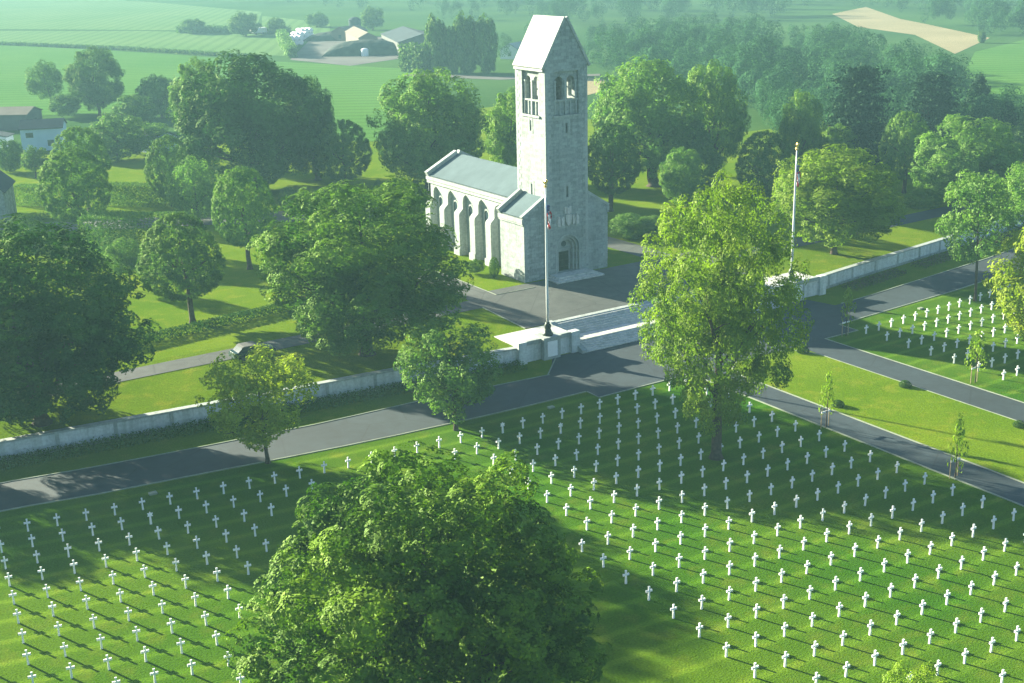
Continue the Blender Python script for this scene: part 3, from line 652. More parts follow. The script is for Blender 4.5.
# ------------------------------------------------------------------ far woods (one mass)
def woods(name, label, polys, mat, seed, n_per=1500, leaf=.27):
    rng = np.random.default_rng(seed); base = np.empty((0, 3)); Ps, Ns, Ss = [], [], []
    for (px, cnt, h0, h1) in polys:
        pts = []
        xs = [p[0] for p in px]; ys = [p[1] for p in px]
        def inside(x, y):
            c = False; j = len(px)-1
            for i in range(len(px)):
                (xi, yi), (xj, yj) = px[i], px[j]
                if (yi > y) != (yj > y) and x < (xj-xi)*(y-yi)/(yj-yi)+xi: c = not c
                j = i
            return c
        while len(pts) < cnt:
            x, y = rng.uniform(min(xs), max(xs)), rng.uniform(min(ys), max(ys))
            if inside(x, y): pts.append((x, y))
        for x, y in pts:
            B = at(x, y, 0); h = rng.uniform(h0, h1); a = h*rng.uniform(.36, .52)
            nl = 14; C = unit(rng.normal(size=(nl, 3))+np.array([0, 0, .35]))*rng.uniform(.55, .75, (nl, 1))
            li = rng.integers(0, nl, n_per); d = unit(rng.normal(size=(n_per, 3))+C[li]*.9)
            p = (C[li]+d*.36*rng.uniform(.75, 1.05, (n_per, 1)))*np.array([a, a, h*.5])+np.array([B[0], B[1], h*.52])
            Ps.append(p); Ns.append(unit(d*.8+unit((p-np.array([B[0], B[1], h*.4]))/np.array([a, a, h*.5]))*.9+rng.normal(size=d.shape)*.3)); Ss.append(leaf*rng.uniform(.6, 1.4, n_per)*(h/14))
    P = np.vstack(Ps); me = quads_mesh(name, P, np.vstack(Ns), np.concatenate(Ss), rng)
    return tag(link(name, me, MS[mat]), label, 'wood', None, 'stuff')
woods('woodland', 'hazy mass of broadleaf woodland covering the valley behind the tower', [
    ([(600, 62), (640, 42), (760, 50), (830, 58), (900, 84), (935, 104), (950, 122), (900, 122), (760, 115), (690, 100), (610, 80)], 130, 9, 14),
    ([(740, 120), (830, 115), (960, 125), (1024, 140), (1024, 160), (900, 160), (760, 150)], 40, 8, 11)], 'L_wood', 31)
woods('woodland', 'dark far wood on the hillside in the upper right corner', [([(872, 10), (900, 20), (1010, 40), (1060, 40), (1060, -20), (872, -20)], 85, 10, 14)], 'L_wood', 32)
woods('woodland', 'faint far woods along the top edge', [([(180, -2), (330, 10), (420, 14), (600, 28), (840, 14), (870, 4), (870, -30), (180, -30)], 230, 11, 16), ([(430, 20), (600, 34), (600, 20), (430, 10)], 18, 8, 12)], 'L_wood', 33)
woods('woodland', 'scattered hazy scrub in the valley beside the tower top', [([(585, 80), (630, 90), (700, 70), (600, 40)], 14, 6, 10), ([(500, 60), (600, 70), (600, 50), (505, 40)], 12, 5, 9)], 'L_wood', 34)

# ------------------------------------------------------------------ terrace wall, podiums, stairs
def wall_run(name, label, x0, x1, n):
    X = np.linspace(x0, x1, n); V, Fs = [], []
    root = thing(name, label, 'wall', ((x0+x1)/2, ywall((x0+x1)/2), FR))
    def sweep(nm, d0, d1, z0, z1, mat):
        bm = nb(); rings = []
        for x in X:
            y = ywall(x); rings.append([bm.verts.new((x, y+a, z)) for a, z in ((d0, z0), (d1, z0), (d1, z1), (d0, z1))])
        for q, w in zip(rings, rings[1:]):
            for k in range(4): bm.faces.new((q[k], q[(k+1) % 4], w[(k+1) % 4], w[k]))
        bm.faces.new(rings[0]); bm.faces.new(rings[-1][::-1]); return ob(nm, bm, mat, root)
    sweep('panelled_face', -.02, .5, FR-.2, -.72, MS['wall']); sweep('coping', -.1, .58, -.722, -.56, MS['trim']); sweep('plinth', -.12, .1, FR-.2, FR+.28, MS['trim'])
    b = nb()
    for x in np.arange(x0+2.4, x1-1, 4.8): box(b, x-.16, x+.16, ywall(x)-.07, ywall(x)+.06, FR+.28, -.72)
    ob('pilaster_strips', b, MS['trim'], root)
wall_run('memorial_wall', 'long pale stone wall running left from the flagpole podium', -125, -16.3, 40)
wall_run('memorial_wall', 'long pale stone wall running to the right edge behind the drooping tree', 26.4, 125, 40)
def podium(label, x0, x1, xe, pole_x):
    """paved platform beside the stairs; xe = the side of the stair"""
    r = thing('podium', label, 'podium', ((x0+x1)/2, -18.4, FR))
    b = box(nb(), x0, x1, -18.35, -13.9, FR-.2, -.62); ob('body', b, MS['wall'], r)
    b = box(nb(), x0-.08, x1+.08, -18.45, -13.8, -.618, -.5); ob('paving', b, MS['paving'], r)
    b = box(nb(), x0, x1, -18.5, -18.15, -.498, -.16); box(b, x0-.06, x1+.06, -18.56, -18.09, -.158, -.05); ob('parapet', b, MS['trim'], r)
    b = box(nb(), x0-.3, x0+.7, -18.75, -18.0, FR-.2, -.02); ob('corner_pier', b, MS['wall'], r); b = box(nb(), x1-.7, x1+.3, -18.75, -18.0, FR-.2, -.02); ob('corner_pier', b, MS['wall'], r)
    b = box(nb(), pole_x-1.0, pole_x+1.0, -19.0, -17.3, FR-.2, -.12); box(b, pole_x-1.1, pole_x+1.1, -19.1, -17.2, -.118, .06)
    ob('pedestal', b, MS['trim'], r)
    b = box(nb(), pole_x-.6, pole_x+.6, -19.04, -18.99, FR+.3, -.4); ob('inscription_panel', b, MS['marble'], r)
    # lower cheek wall towards the stair
    e = xe
    b = prism(nb(), [(-19.6, FR-.2), (-19.6, FR+.35), (-17.6, -1.15), (-15.9, -1.15), (-13.9, -.3), (-13.2, -.3), (-13.2, FR-.2)], 'x', e-.3, e+.3)
    ob('cheek_wall', b, MS['trim'], r)
podium('stone podium left of the stairs carrying the nearer flagpole', PL, -9.3, -9.0, -12.6)
podium('stone podium right of the stairs, mostly hidden by the tall pale tree', 19.3, PR_, 19.0, 21.8)
r = thing('staircase', 'broad pale stone steps in two flights leading up to the chapel forecourt', 'stairs', (5, -19.4, FR))
def flight(nm, y0, z0, n, dy, dz):
    b = nb()
    for k in range(n): box(b, -8.7, 18.7, y0+k*dy+.003*k, y0+(k+1)*dy, FR-.2, z0+(k+1)*dz)
    return ob(nm, b, MS['paving'], r)
flight('lower_flight', -19.5, FR, 6, .32, .15)
ob('landing', box(nb(), -8.7, 18.7, -17.575, -15.9, FR-.2, -1.398), MS['paving'], r)
flight('upper_flight', -15.895, -1.4, 6, .34, .15)
ob('top_kerb', box(nb(), -8.7, 18.7, -13.85, -13.2, -1.6, -.42), MS['trim'], r)

# ------------------------------------------------------------------ flagpoles and flags
def flagpole(label, x, y, z, h):
    r = thing('flagpole', label, 'flagpole', (x, y, z))
    b = lathe(nb(), (x, y, z), [(.55, 0), (.55, .18), (.42, .3), (.40, .5), (.30, .62), (.34, .8), (.36, 1.0), (.24, 1.2), (.2, 1.35)]); ob('bronze_base', b, MS['bronze'], r, smooth=True)
    b = lathe(nb(), (x, y, z), [(.14, 1.3), (.135, 4), (.12, 8), (.1, 12), (.07, h)]); ob('shaft', b, MS['pole'], r, smooth=True)
    b = lathe(nb(), (x, y, z+h), [(.03, 0), (.14, .08), (.17, .18), (.14, .3), (.05, .42)]); 
    prism(b, [(x-.1, h+z+.4), (x+.1, h+z+.4), (x+.3, h+z+.75), (x+.1, h+z+.66), (x, h+z+.86), (x-.1, h+z+.66), (x-.3, h+z+.75)], 'y', y-.08, y+.08); ob('gilded_finial', b, MS['gold'], r)
    return r
def flag(label, x, y, ztop, drop, wid):
    r = thing('flag', label, 'flag', (x+.12, y, ztop))
    def folds(nm, mat, offs, z0, z1):
        bm = nb()
        for o_ in offs:
            pts = [(x+.2+o_+.05*math.sin(k*1.3+o_*20), y-.05+.12*math.sin(k*.9+o_*31), ztop-z0-(z1-z0)*k/7) for k in range(8)]
            tube(bm, pts, [.03]+[wid*.16+.02*math.sin(k) for k in range(1, 7)]+[.02], 6)
        return ob(nm, bm, mat, r, smooth=True)
    folds('canton', MS['blue'], (0., .1), 0, drop*.5)
    folds('red_stripes', MS['red'], (.16, -.02, .3), drop*.28, drop)
    folds('white_stripes', MS['clothw'], (.08, .23), drop*.25, drop*.97)
    return r
P1 = (-12.6, -18.2, .06)
flagpole('white flagpole on the left podium in front of the chapel facade', *P1, 15.0)
P2 = (21.8, -17.8, .06)
flagpole('white flagpole standing right of the tall pale tree', *P2, 14.9)
flag('limp furled flag with red and white stripes on the pole before the chapel', P1[0], P1[1], 13.4, 2.5, .5)
flag('limp furled flag with red and white stripes on the right flagpole', P2[0], P2[1], 13.3, 2.5, .5)

# ------------------------------------------------------------------ chapel
CH = thing('chapel', 'pale granite chapel with a tall saddleback bell tower at its front', 'chapel', (2.94, 10, 0))
G, TM = MS['granite'], MS['trim']
W, D, HE, HA = 5.89, 6.0, 24.57, 29.7
XC = W/2
b = prism(nb(), [(0, -.3), (W, -.3), (W, HE), (XC, HA), (0, HE)], 'y', 0, D)
tower = ob('tower', b, G, CH)
def recess(side, d, x0, x1, z0, z1):
    if side == 'f': return box(nb(), x0, x1, -.5, d, z0, z1)
    if side == 'b': return box(nb(), x0, x1, D-d, D+.5, z0, z1)
    if side == 'l': return box(nb(), -.5, d, x0, x1, z0, z1)
    return box(nb(), W-d, W+.5, x0, x1, z0, z1)
cut(tower, [box(nb(), .75, W-.75, .75, D-.75, 19.4, 24.1)])
for sd in 'fblr': cut(tower, [recess(sd, .3, 1.22, W-1.22, 18.95, 23.85)])
for xc in (XC-.8, XC+.8): cut(tower, [prism(nb(), arch(xc, .5, 20.7, 22.8), 'y', -.6, D+.6)])
for yc in (D/2-.8, D/2+.8): cut(tower, [prism(nb(), arch(yc, .5, 20.7, 22.8), 'x', -.6, W+.6)])
# portal: three receding orders
PZ = .45
for hw, d, zt in ((1.62, .28, 3.25), (1.32, .55, 3.2), (1.02, 1.0, 3.15)): cut(tower, [prism(nb(), arch(XC, hw, PZ, zt, 14), 'y', -.6, d)])
for z0, z1 in ((16.8, 18.0), (9.4, 10.7)): cut(tower, [box(nb(), XC-.13, XC+.13, -.5, .45, z0, z1), box(nb(), -.5, .45, D/2-.13, D/2+.13, z0+(.3 if z0 > 12 else .2), z1+(.3 if z0 > 12 else .2))])
for z0, z1, zz in ((16.6, 18.2, .3), (9.2, 10.9, .2)):
    b = nb(); c_ = nb()
    for k in (-1, 1):
        box(b, XC+k*.32-.12, XC+k*.32+.12, -.03, .05, z0, z1); box(c_, -.03, .05, D/2+k*.32-.12, D/2+k*.32+.12, z0+zz, z1+zz)
    for z in (z0-.1, z1):
        box(b, XC-.46, XC+.46, -.034, .05, z, z+.22); box(c_, -.034, .05, D/2-.46, D/2+.46, z+zz, z+zz+.22)
    ob('slit_window_surround', b, TM, CH); ob('slit_window_surround', c_, TM, CH)
# belfry screens: colonnettes, sills and parapet panels
def screen(nm, side):
    bm = nb()
    def bx(a0, a1, d0, d1, z0, z1):
        if side == 'f': box(bm, a0, a1, d0, d1, z0, z1)
        elif side == 'b': box(bm, a0, a1, D-d1, D-d0, z0, z1)
        elif side == 'l': box(bm, d0, d1, a0, a1, z0, z1)
        else: box(bm, W-d1, W-d0, a0, a1, z0, z1)
    bx(1.05, W-1.05, -.16, .28, 18.7, 18.95)
    bx(1.22, W-1.22, .14, .32, 20.5, 20.7)
    for c in (XC-1.5, XC, XC+1.5): bx(c-.1, c+.1, .12, .33, 18.952, 20.498)
    for c in (XC-.75, XC+.75): bx(c-.08, c+.08, .2, .33, 18.952, 20.498)
    for c in (XC-1.42, XC, XC+1.42): bx(c-.17, c+.17, .12, .36, 22.65, 22.85); bx(c-.11, c+.11, .16, .34, 20.702, 22.65)
    return ob(nm, bm, TM, CH)
for s_ in 'fblr': screen('belfry_screen', s_)
b = box(nb(), .9, W-.9, .9, D-.9, 19.42, 19.6); ob('belfry_floor', b, MS['dark'], CH)
b = lathe(nb(), (XC, D/2, 20.6), [(.62, 0), (.55, .15), (.42, .5), (.36, .8), (.2, .95), (.02, 1.0)]); tube(b, [(XC-2.2, D/2, 21.75), (XC+2.2, D/2, 21.75)], [.09, .09], 6); ob('bell', b, MS['bronze'], CH, smooth=True)
# tower roof slabs
def slope_slab(bm, xa, za, xb, zb, y0, y1, t):
    dx, dz = xb-xa, zb-za; l = math.hypot(dx, dz); nx, nz = -dz/l*t, dx/l*t
    if nz < 0: nx, nz = -nx, -nz
    prism(bm, [(xa, za), (xb, zb), (xb+nx, zb+nz), (xa+nx, za+nz)], 'y', y0, y1)
sl = (HA-HE)/XC
rf = nb(); slope_slab(rf, -.18, HE-.18*sl+.02, XC, HA+.02, .28, D+.12, .2); slope_slab(rf, W+.18, HE-.18*sl+.02, XC, HA+.02, .28, D+.12, .2)
TRF = ob('tower_roof', rf, MS['slab'], CH)
b = nb()
for y0, y1 in ((-.1, .276),):
    slope_slab(b, -.22, HE-.22*sl+.03, XC, HA+.03, y0, y1, .28); slope_slab(b, W+.22, HE-.22*sl+.03, XC, HA+.03, y0, y1, .28)
for k in range(11):     # stepped gable stones
    t = (k+.5)/11; box(b, W-.02+(XC-W)*t, W+.26+(XC-W)*t, -.13, .2, HE+(HA-HE)*t-.1, HE+(HA-HE)*t+.2)
ob('tower_gable_coping', b, TM, CH)
b = nb(); box(b, -.2, .02, .2, D+.1, HE-.62, HE-.3); box(b, W-.02, W+.2, .2, D+.1, HE-.62, HE-.3); ob('tower_eaves_course', b, TM, CH)
for (qx, qy) in ((0, 0), (W, 0), (0, D), (W, D)):
    b = nb(); z = 1.0; k = 0
    while z < HE-1:
        la, lb = (.75, .4) if k % 2 else (.4, .75)
        x0, x1 = (qx-.025, qx+la) if qx == 0 else (qx-la, qx+.025)
        y0, y1 = (qy-.025, qy+lb) if qy == 0 else (qy-lb, qy+.025)
        box(b, x0, x1, y0, y1, z, z+.44); z += .47; k += 1
    ob('tower_quoins', b, TM, CH)
# portal fittings
b = box(nb(), XC-.95, XC+.95, .93, .99, PZ, 3.0); ob('door_frame', b, TM, CH); b = box(nb(), XC-.68, XC+.68, .86, .925, PZ, 2.75); dr = ob('door', b, MS['door'], CH)
b = nb(); box(b, XC-.015, XC+.015, .84, .9, PZ, 2.75)
for zz in (.9, 1.7, 2.4):
    for k in (-1, 1): box(b, XC+k*.34-.26, XC+k*.34+.26, .842, .9, zz, zz+.06)
ob('door_bands', b, MS['bronze'], CH)
b = box(nb(), XC-1.02, XC+1.02, .8, .96, 2.98, 3.2); prism(b, [p for p in arch(XC, 1.0, 3.21, 3.22, 12)], 'y', .9, .99); ob('tympanum', b, MS['trim'], CH)
b = nb(); tube(b, [(XC, .84, 3.66), (XC, .93, 3.66)], [.34, .34], 20); ob('round_medallion', b, MS['glass'], CH)
b = nb()
for hw, y0, y1 in ((1.78, -.06, .05), (1.5, .2, .3), (1.2, .46, .57)):
    for k in range(14):
        a0, a1 = math.pi*k/14, math.pi*(k+1)/14; r0, r1 = hw-.17, hw
        prism(b, [(XC-r0*math.cos(a0), 3.22+r0*math.sin(a0)), (XC-r1*math.cos(a0), 3.22+r1*math.sin(a0)), (XC-r1*math.cos(a1), 3.22+r1*math.sin(a1)), (XC-r0*math.cos(a1), 3.22+r0*math.sin(a1))], 'y', y0, y1)
    for s_ in (-1, 1): box(b, XC+s_*(hw-.085)-.085, XC+s_*(hw-.085)+.085, y0, y1, PZ, 3.2)
ob('portal_arch', b, TM, CH)
# carved arms above the portal: a shield with supporters, a crest and letter blocks
b = nb(); Z0 = 6.0
prism(b, [(XC-.42, Z0+1.35), (XC+.42, Z0+1.35), (XC+.42, Z0+.7), (XC+.25, Z0+.25), (XC, Z0), (XC-.25, Z0+.25), (XC-.42, Z0+.7)], 'y', -.26, .05)
for s_ in (-1, 1):
    prism(b, [(XC+s_*.6, Z0+.1), (XC+s_*.95, Z0+.2), (XC+s_*1.0, Z0+.9), (XC+s_*.8, Z0+1.3), (XC+s_*.6, Z0+1.1)], 'y', -.22, .05)
    prism(b, [(XC+s_*1.15, Z0+.0), (XC+s_*1.55, Z0+.15), (XC+s_*1.5, Z0+1.0), (XC+s_*1.3, Z0+1.35), (XC+s_*1.15, Z0+.9)], 'y', -.2, .05)
    box(b, XC+s_*.34-.14, XC+s_*.34+.14, -.12, .05, Z0+1.5, Z0+2.3)
box(b, XC-.16, XC+.16, -.22, .05, Z0+1.45, Z0+2.15)
ob('carved_arms', b, MS['paving'], CH)
ob('entrance_step', box(box(box(nb(), -.4, W+.5, -2.6, -.02, -.3, .15), 0., W+.1, -2.2, -.025, .1, .3), .3, W-.3, -1.8, -.03, .2, .45), MS['paving'], CH)
# front block (narthex) with half gables
A_, YS, DW, HW, HM = 3.07, .25, 5.1, 7.63, 9.53
sn = (HM-HW)/A_; zr = HW+(A_+XC)*sn
b = prism(nb(), [(-A_, -.3), (W+A_, -.3), (W+A_, HW), (XC, zr), (-A_, HW)], 'y', YS, YS+DW); FB = ob('front_block', b, G, CH); cut(FB, [box(nb(), XC-1.64, XC+1.64, -.5, 1.3, .2, 5.2), box(nb(), XC-.4, XC+.4, -.5, .6, 9, 10.7)])
b = nb()
slope_slab(b, -A_-.1, HW-.1*sn+.02, .02, HW+A_*sn+.02, YS+.42, YS+DW-.42, .14); ob('front_block_roof', b, MS['lead'], CH); b = nb(); slope_slab(b, W+A_+.1, HW-.1*sn+.02, W-.02, HW+A_*sn+.02, YS+.42, YS+DW-.42, .14)
ob('front_block_roof', b, MS['lead'], CH)
b = nb()
for y0, y1, t in ((YS-.06, YS+.42, .3), (YS+DW-.42, YS+DW+.08, .62)):
    b = nb(); slope_slab(b, -A_-.16, HW-.16*sn+.01, .03, HW+A_*sn+.01, y0, y1, t); ob('gable_coping', b, TM, CH)
    b = nb(); slope_slab(b, W+A_+.16, HW-.16*sn+.01, W-.03, HW+A_*sn+.01, y0, y1, t); ob('gable_coping', b, TM, CH)
for x0, x1 in ((-A_-.28, -A_+.02), (W+A_-.02, W+A_+.28)): b = box(nb(), x0, x1, YS-.04, YS+DW+.04, HW-.62, HW-.12); box(b, x0+.1, x1-.1, YS, YS+DW, HW-.85, HW-.622); ob('eaves_cornice', b, TM, CH)
b = nb(); box(b, -A_-.1, W+A_+.1, YS-.1, YS+DW+.1, -.3, .95); box(b, -.09, W+.09, -.09, 2, -.3, .9); 
pl_ = ob('plinth', b, TM, CH); cut(pl_, [box(nb(), XC-1.63, XC+1.63, -1, 1.2, .2, 1.5)])
for (qx, s_) in ((-A_, 1), (W+A_, -1)):
    b = nb(); z = 1.0; k = 0
    while z < HW-1.2:
        la, lb = (.7, .4) if k % 2 else (.4, .7)
        x0, x1 = sorted((qx-s_*.025, qx+s_*la)); box(b, x0, x1, YS-.025, YS+lb, z, z+.42); z += .46; k += 1
    ob('front_block_quoins', b, TM, CH)
# nave
BN, LN, HN, HR = 4.42, 19.86, 9.11, 11.37
YN0, YN1 = YS+DW-.3, YS+DW+LN
b = prism(nb(), [(XC-BN+.5, -.3), (XC+BN-.5, -.3), (XC+BN-.5, HN-.3), (XC, HR-.25), (XC-BN+.5, HN-.3)], 'y', YN0, YN1-.05); ob('nave', b, TM, CH)
b = prism(nb(), [(XC-BN, -.3), (XC+BN, -.3), (XC+BN, HN-.2), (XC, HR-.2), (XC-BN, HN-.2)], 'y', YN1-.6, YN1); ob('end_gable_wall', b, G, CH)
sn2 = (HR-HN)/BN
b = nb(); slope_slab(b, XC-BN-.12, HN-.12*sn2, XC, HR, YN0+.35, YN1-.5, .14); slope_slab(b, XC+BN+.12, HN-.12*sn2, XC, HR, YN0+.35, YN1-.5, .14)
nr = ob('nave_roof', b, MS['lead'], CH)
b = nb()
for y in np.arange(YN0+1.2, YN1-1, 1.35):
    for s_ in (-1, 1): slope_slab(b, XC+s_*(BN+.1), HN-.1*sn2+.13, XC, HR+.13, y, y+.04, .02)
ob('roof_rolls', b, MS['lead'], CH)
b = nb(); slope_slab(b, XC-BN-.2, HN-.2*sn2, XC, HR, YN1-.55, YN1+.1, .6); slope_slab(b, XC+BN+.2, HN-.2*sn2, XC, HR, YN1-.55, YN1+.1, .6); ob('end_gable_coping', b, TM, CH)
b = nb()
for s_ in (-1, 1):
    e = XC+s_*BN
    for a0, a1, z0, z1 in ((-.35, .6, HN-.5, HN-.12), (-.22, .6, HN-.95, HN-.502)):
        x0, x1 = sorted((e-s_*a0, e-s_*a1)); box(b, x0, x1, YN0+.32, YN1-.02, z0, z1)
ob('nave_cornice', b, TM, CH)
NB = 5; pitch = (YN1-(YS+DW))/NB
def buttress(y, s_, last=False):
    e = XC+s_*BN; bm = nb(); w = .6
    pr = [(e-s_*.0-s_*0, -.3)]
    prof = [(e-s_*.52, -.3), (e+s_*.62, -.3), (e+s_*.62, 5.2), (e+s_*.55, 5.45), (e+s_*.06, 5.9), (e, 6.05), (e, HN-.96), (e-s_*.52, HN-.96)]
    prism(bm, prof, 'y', y-w, y+w); box(bm, *sorted((e-s_*.45, e+s_*.78)), y-w-.1, y+w+.1, -.3, .9)
    return ob('buttress', bm, TM, CH)
for s_ in (-1, 1):
    for k in range(NB+1):
        y = YS+DW+.62+k*(LN-1.24)/NB
        if k == 0: continue
        buttress(min(y, YN1-.66), s_)
    e = XC+s_*BN
    for k in range(NB):
        ya = YS+DW+(.04 if k == 0 else .62+k*(LN-1.24)/NB+.602); yb = YS+DW+.62+(k+1)*(LN-1.24)/NB-.602
        ym = (ya+yb)/2; yp = ya+.7*(yb-ya); bm = nb()
        # pointed head of the bay
        prism(bm, [(ya, 6.5), (ya+.3, 6.95), (yp-.35, 7.7), (yp, 7.85), (yp, HN-.97), (ya, HN-.97)], 'x', *sorted((e-s_*.5, e-s_*.004)))
        prism(bm, [(yb, 6.9), (yb-.2, 7.45), (yp+.04, 7.85), (yp+.04, HN-.97), (yb, HN-.97)], 'x', *sorted((e-s_*.5, e-s_*.004)))
        prism(bm, [(yp, 7.85), (yp+.04, 7.85), (yp+.04, HN-.97), (yp, HN-.97)], 'x', *sorted((e-s_*.5, e-s_*.006)))
        wn = prism(nb(), arch(ym, .48, 3.6, 6.0), 'x', *sorted((e-s_*.53, e-s_*.43))); wo = ob('window', wn, MS['glass'], CH)
        fr = nb()
        for j in range(10):
            a0, a1 = math.pi*j/10, math.pi*(j+1)/10
            prism(fr, [(ym-.48*math.cos(a0), 6+.48*math.sin(a0)), (ym-.66*math.cos(a0), 6+.66*math.sin(a0)), (ym-.66*math.cos(a1), 6+.66*math.sin(a1)), (ym-.48*math.cos(a1), 6+.48*math.sin(a1))], 'x', *sorted((e-s_*.5, e-s_*.36)))
        for q in (-1, 1): box(fr, *sorted((e-s_*.5, e-s_*.36)), ym+q*.57-.09, ym+q*.57+.09, 3.6, 6.0)
        box(fr, *sorted((e-s_*.5, e-s_*.3)), ym-.7, ym+.7, 3.4, 3.598); sub('frame', fr, TM, wo)
        ob('bay_arch', bm, TM, CH)

# ------------------------------------------------------------------ crosses
def cross_mesh(star=False):
    bm = nb()
    if star:
        prism(bm, [(-.085, -.05), (.085, -.05), (.065, .62), (-.065, .62)], 'y', -.05, .05)
        for s_ in (1, -1):
            prism(bm, [(.235*math.cos(math.pi/2*s_+k*2*math.pi/3), .78+.235*math.sin(math.pi/2*s_+k*2*math.pi/3)) for k in range(3)], 'y', -.05-.004*s_, .05+.004*s_)
    else:
        h, aw, az = .99, .275, .68
        prism(bm, [(-.085, -.05), (.085, -.05), (.055, az-.065), (.085, az-.058), (aw, az-.076), (aw, az+.076), (.085, az+.058), (.055, az+.065), (.074, h), (-.074, h), (-.055, az+.065), (-.085, az+.058), (-aw, az+.076), (-aw, az-.076), (-.085, az-.058), (-.055, az-.065)], 'y', -.055, .055)
    bmesh.ops.recalc_face_normals(bm, faces=bm.faces)
    me = bpy.data.meshes.new('cross'); bm.to_mesh(me); bm.free(); me.materials.append(MS['marble']); return me
CM, SM = cross_mesh(), cross_mesh(True); SPOTS = []
def grave(x, y, rz, star, label, group):
    if not star: SPOTS.append((x, y, rz, label, group)); return
    o = bpy.data.objects.new('headstone' if star else 'grave_cross', SM if star else CM); COL.objects.link(o)
    o.location = (x, y, hz(x, y)); o.rotation_euler = (random.gauss(0, .012), random.gauss(0, .012), rz+random.gauss(0, .02)); return tag(o, label, 'headstone' if star else 'cross', group)
ROWY = [-33.4, -36.3, -39.15, -41.95, -44.75, -47.55, -50.3, -53.1, -55.8, -58.5, -61.2, -63.8, -66.45, -69.1, -71.7, -74.3, -76.9, -79.5, -82.1, -84.7]
def curve(x): return (x+12)**2/596. if x < -12 else 0.
STAR = {(12, 0, 'm'): 'white headstone with a six-pointed star in the front row near the podium', }
n_main = 0
stars_px = [(504, 433), (561, 433), (156, 526)]
seen = []
for j in range(len(ROWY)):
    for i in range(0, 34):
        if j >= 8 and 14 <= i <= 24: continue
        m = .0058*i-.00006*i*i
        x = -7.3-2.03*i-m*(ROWY[0]-ROWY[j])
        y = ROWY[j]+curve(x)
        u, v = pj((x, y, FR))
        if not (-12 < u < 1036 and v < 697): continue
        # those that stand wholly behind the front tree's crown are not built
        if ((u-420)/160.)**2+((v-590)/130.)**2 < 1: continue
        if y > ff(x)-.8: continue
        st = next((k for k, p in enumerate(stars_px) if math.hypot(u-p[0], v-p[1]) < 9), None)
        sl_ = math.atan((x+12)/298.) if x < -12 else 0
        if st is not None:
            grave(x, y, sl_, True, ['white six-pointed star headstone in the front row right of the young fresh green tree', 'white six-pointed star headstone in the second row in front of the stairs', 'white six-pointed star headstone among the crosses at the left by the road'][st], None)
        elif x < -40: grave(x, y, sl_, False, 'white marble cross in the curved rows left of the huge front tree', 'crosses left of the front tree')
        else: grave(x, y, sl_, False, 'white marble cross in the rows right of the huge front tree', 'crosses between the front tree and the left path')
        n_main += 1
for j in range(10):
    for i in range(0, 26):
        x = 18.45+1.96*i-.155*j+.012*i*j; y = -32.2-2.93*j+(i*1.96)**2/470.
        u, v = pj((x, y, FR))
        if u > 1036: continue
        grave(x, y, -i*1.96/235., False, 'white marble cross in the plot right of the two paths', 'crosses right of the two paths'); n_main += 1
SPOTS.sort(key=lambda s: (s[0]-CAM[0])**2+(s[1]-CAM[1])**2)
for x, y, rz, label, group in SPOTS[:300]:
    o = bpy.data.objects.new('grave_cross', CM); COL.objects.link(o)
    o.location = (x, y, hz(x, y)); o.rotation_euler = (random.gauss(0, .015), random.gauss(0, .015), rz+random.gauss(0, .03)); q = random.uniform(.97, 1.04); o.scale = (q*.84, q*.9, q); tag(o, label, 'cross', group)
bm = bmesh.new()
for x, y, rz, label, group in SPOTS[300:]:
    k = len(bm.verts); bm.from_mesh(CM); bm.verts.ensure_lookup_table()
    bmesh.ops.transform(bm, matrix=Matrix.Translation((x, y, hz(x, y))) @ Matrix.Rotation(rz+random.gauss(0, .02), 4, 'Z'), verts=bm.verts[k:])
if len(SPOTS) > 300:
    me = bpy.data.meshes.new('grave_crosses'); bm.to_mesh(me); tag(link('grave_crosses', me, MS['marble']), 'farthest white marble crosses at the back of the plots', 'crosses', None, 'stuff')
bm.free()
print('crosses', len(SPOTS), n_main, 'trees', NT[0])
for (u, v, lab) in ((551, 408, 'small pale stone marker lying on the grass in front of the stairs'), (920.5, 309, 'small pale stone marker on the grass at the corner of the right plot'), (153, 494, 'small pale stone marker on the road edge grass at the left')):
    p = at(u, v, FR); b = nb(); box(b, p[0]-.32, p[0]+.32, p[1]-.22, p[1]+.22, FR-.05, FR+.16); bmesh.ops.bevel(b, geom=b.edges[:], offset=.04, affect='EDGES'); tag(ob('stone_marker', b, MS['kerb']), lab, 'marker')

# ------------------------------------------------------------------ car on the back road
p = at(253, 360, -.45); X0, Y0 = p[0], p[1]; Z0 = hz(X0, Y0)+.05
car = thing('car', 'dark green car parked on the road behind the yellow-green tree', 'car', (X0, Y0, Z0))
b = nb(); prism(b, [(-2.1, .35), (2.1, .35), (2.15, .75), (1.95, .9), (1.1, .95), (-1.3, .98), (-2.05, .95), (-2.15, .6)], 'y', -.85, .85); bmesh.ops.bevel(b, geom=b.edges[:], offset=.06, affect='EDGES', segments=2); ob('body', b, MS['carp'], car, True)
b = nb(); prism(b, [(1.05, .9), (.45, 1.38), (-1.2, 1.4), (-1.75, .92)], 'y', -.74, .74); ob('window', b, MS['glass'], car, True)
b = nb(); prism(b, [(.5, 1.37), (.3, 1.46), (-1.05, 1.48), (-1.3, 1.39)], 'y', -.72, .72); ob('roof', b, MS['shed'], car, True)
for wx in (-1.3, 1.3):
    for wy in (-.82, .82):
        b = nb(); tube(b, [(wx, wy-.1, .33), (wx, wy+.1, .33)], [.33, .33], 16); wl = ob('wheel', b, MS['rubber'], car, True)
        b = nb(); tube(b, [(wx, wy-.11, .33), (wx, wy+.11, .33)], [.19, .19], 12); o = ob('rim', b, MS['shed'], wl, True)
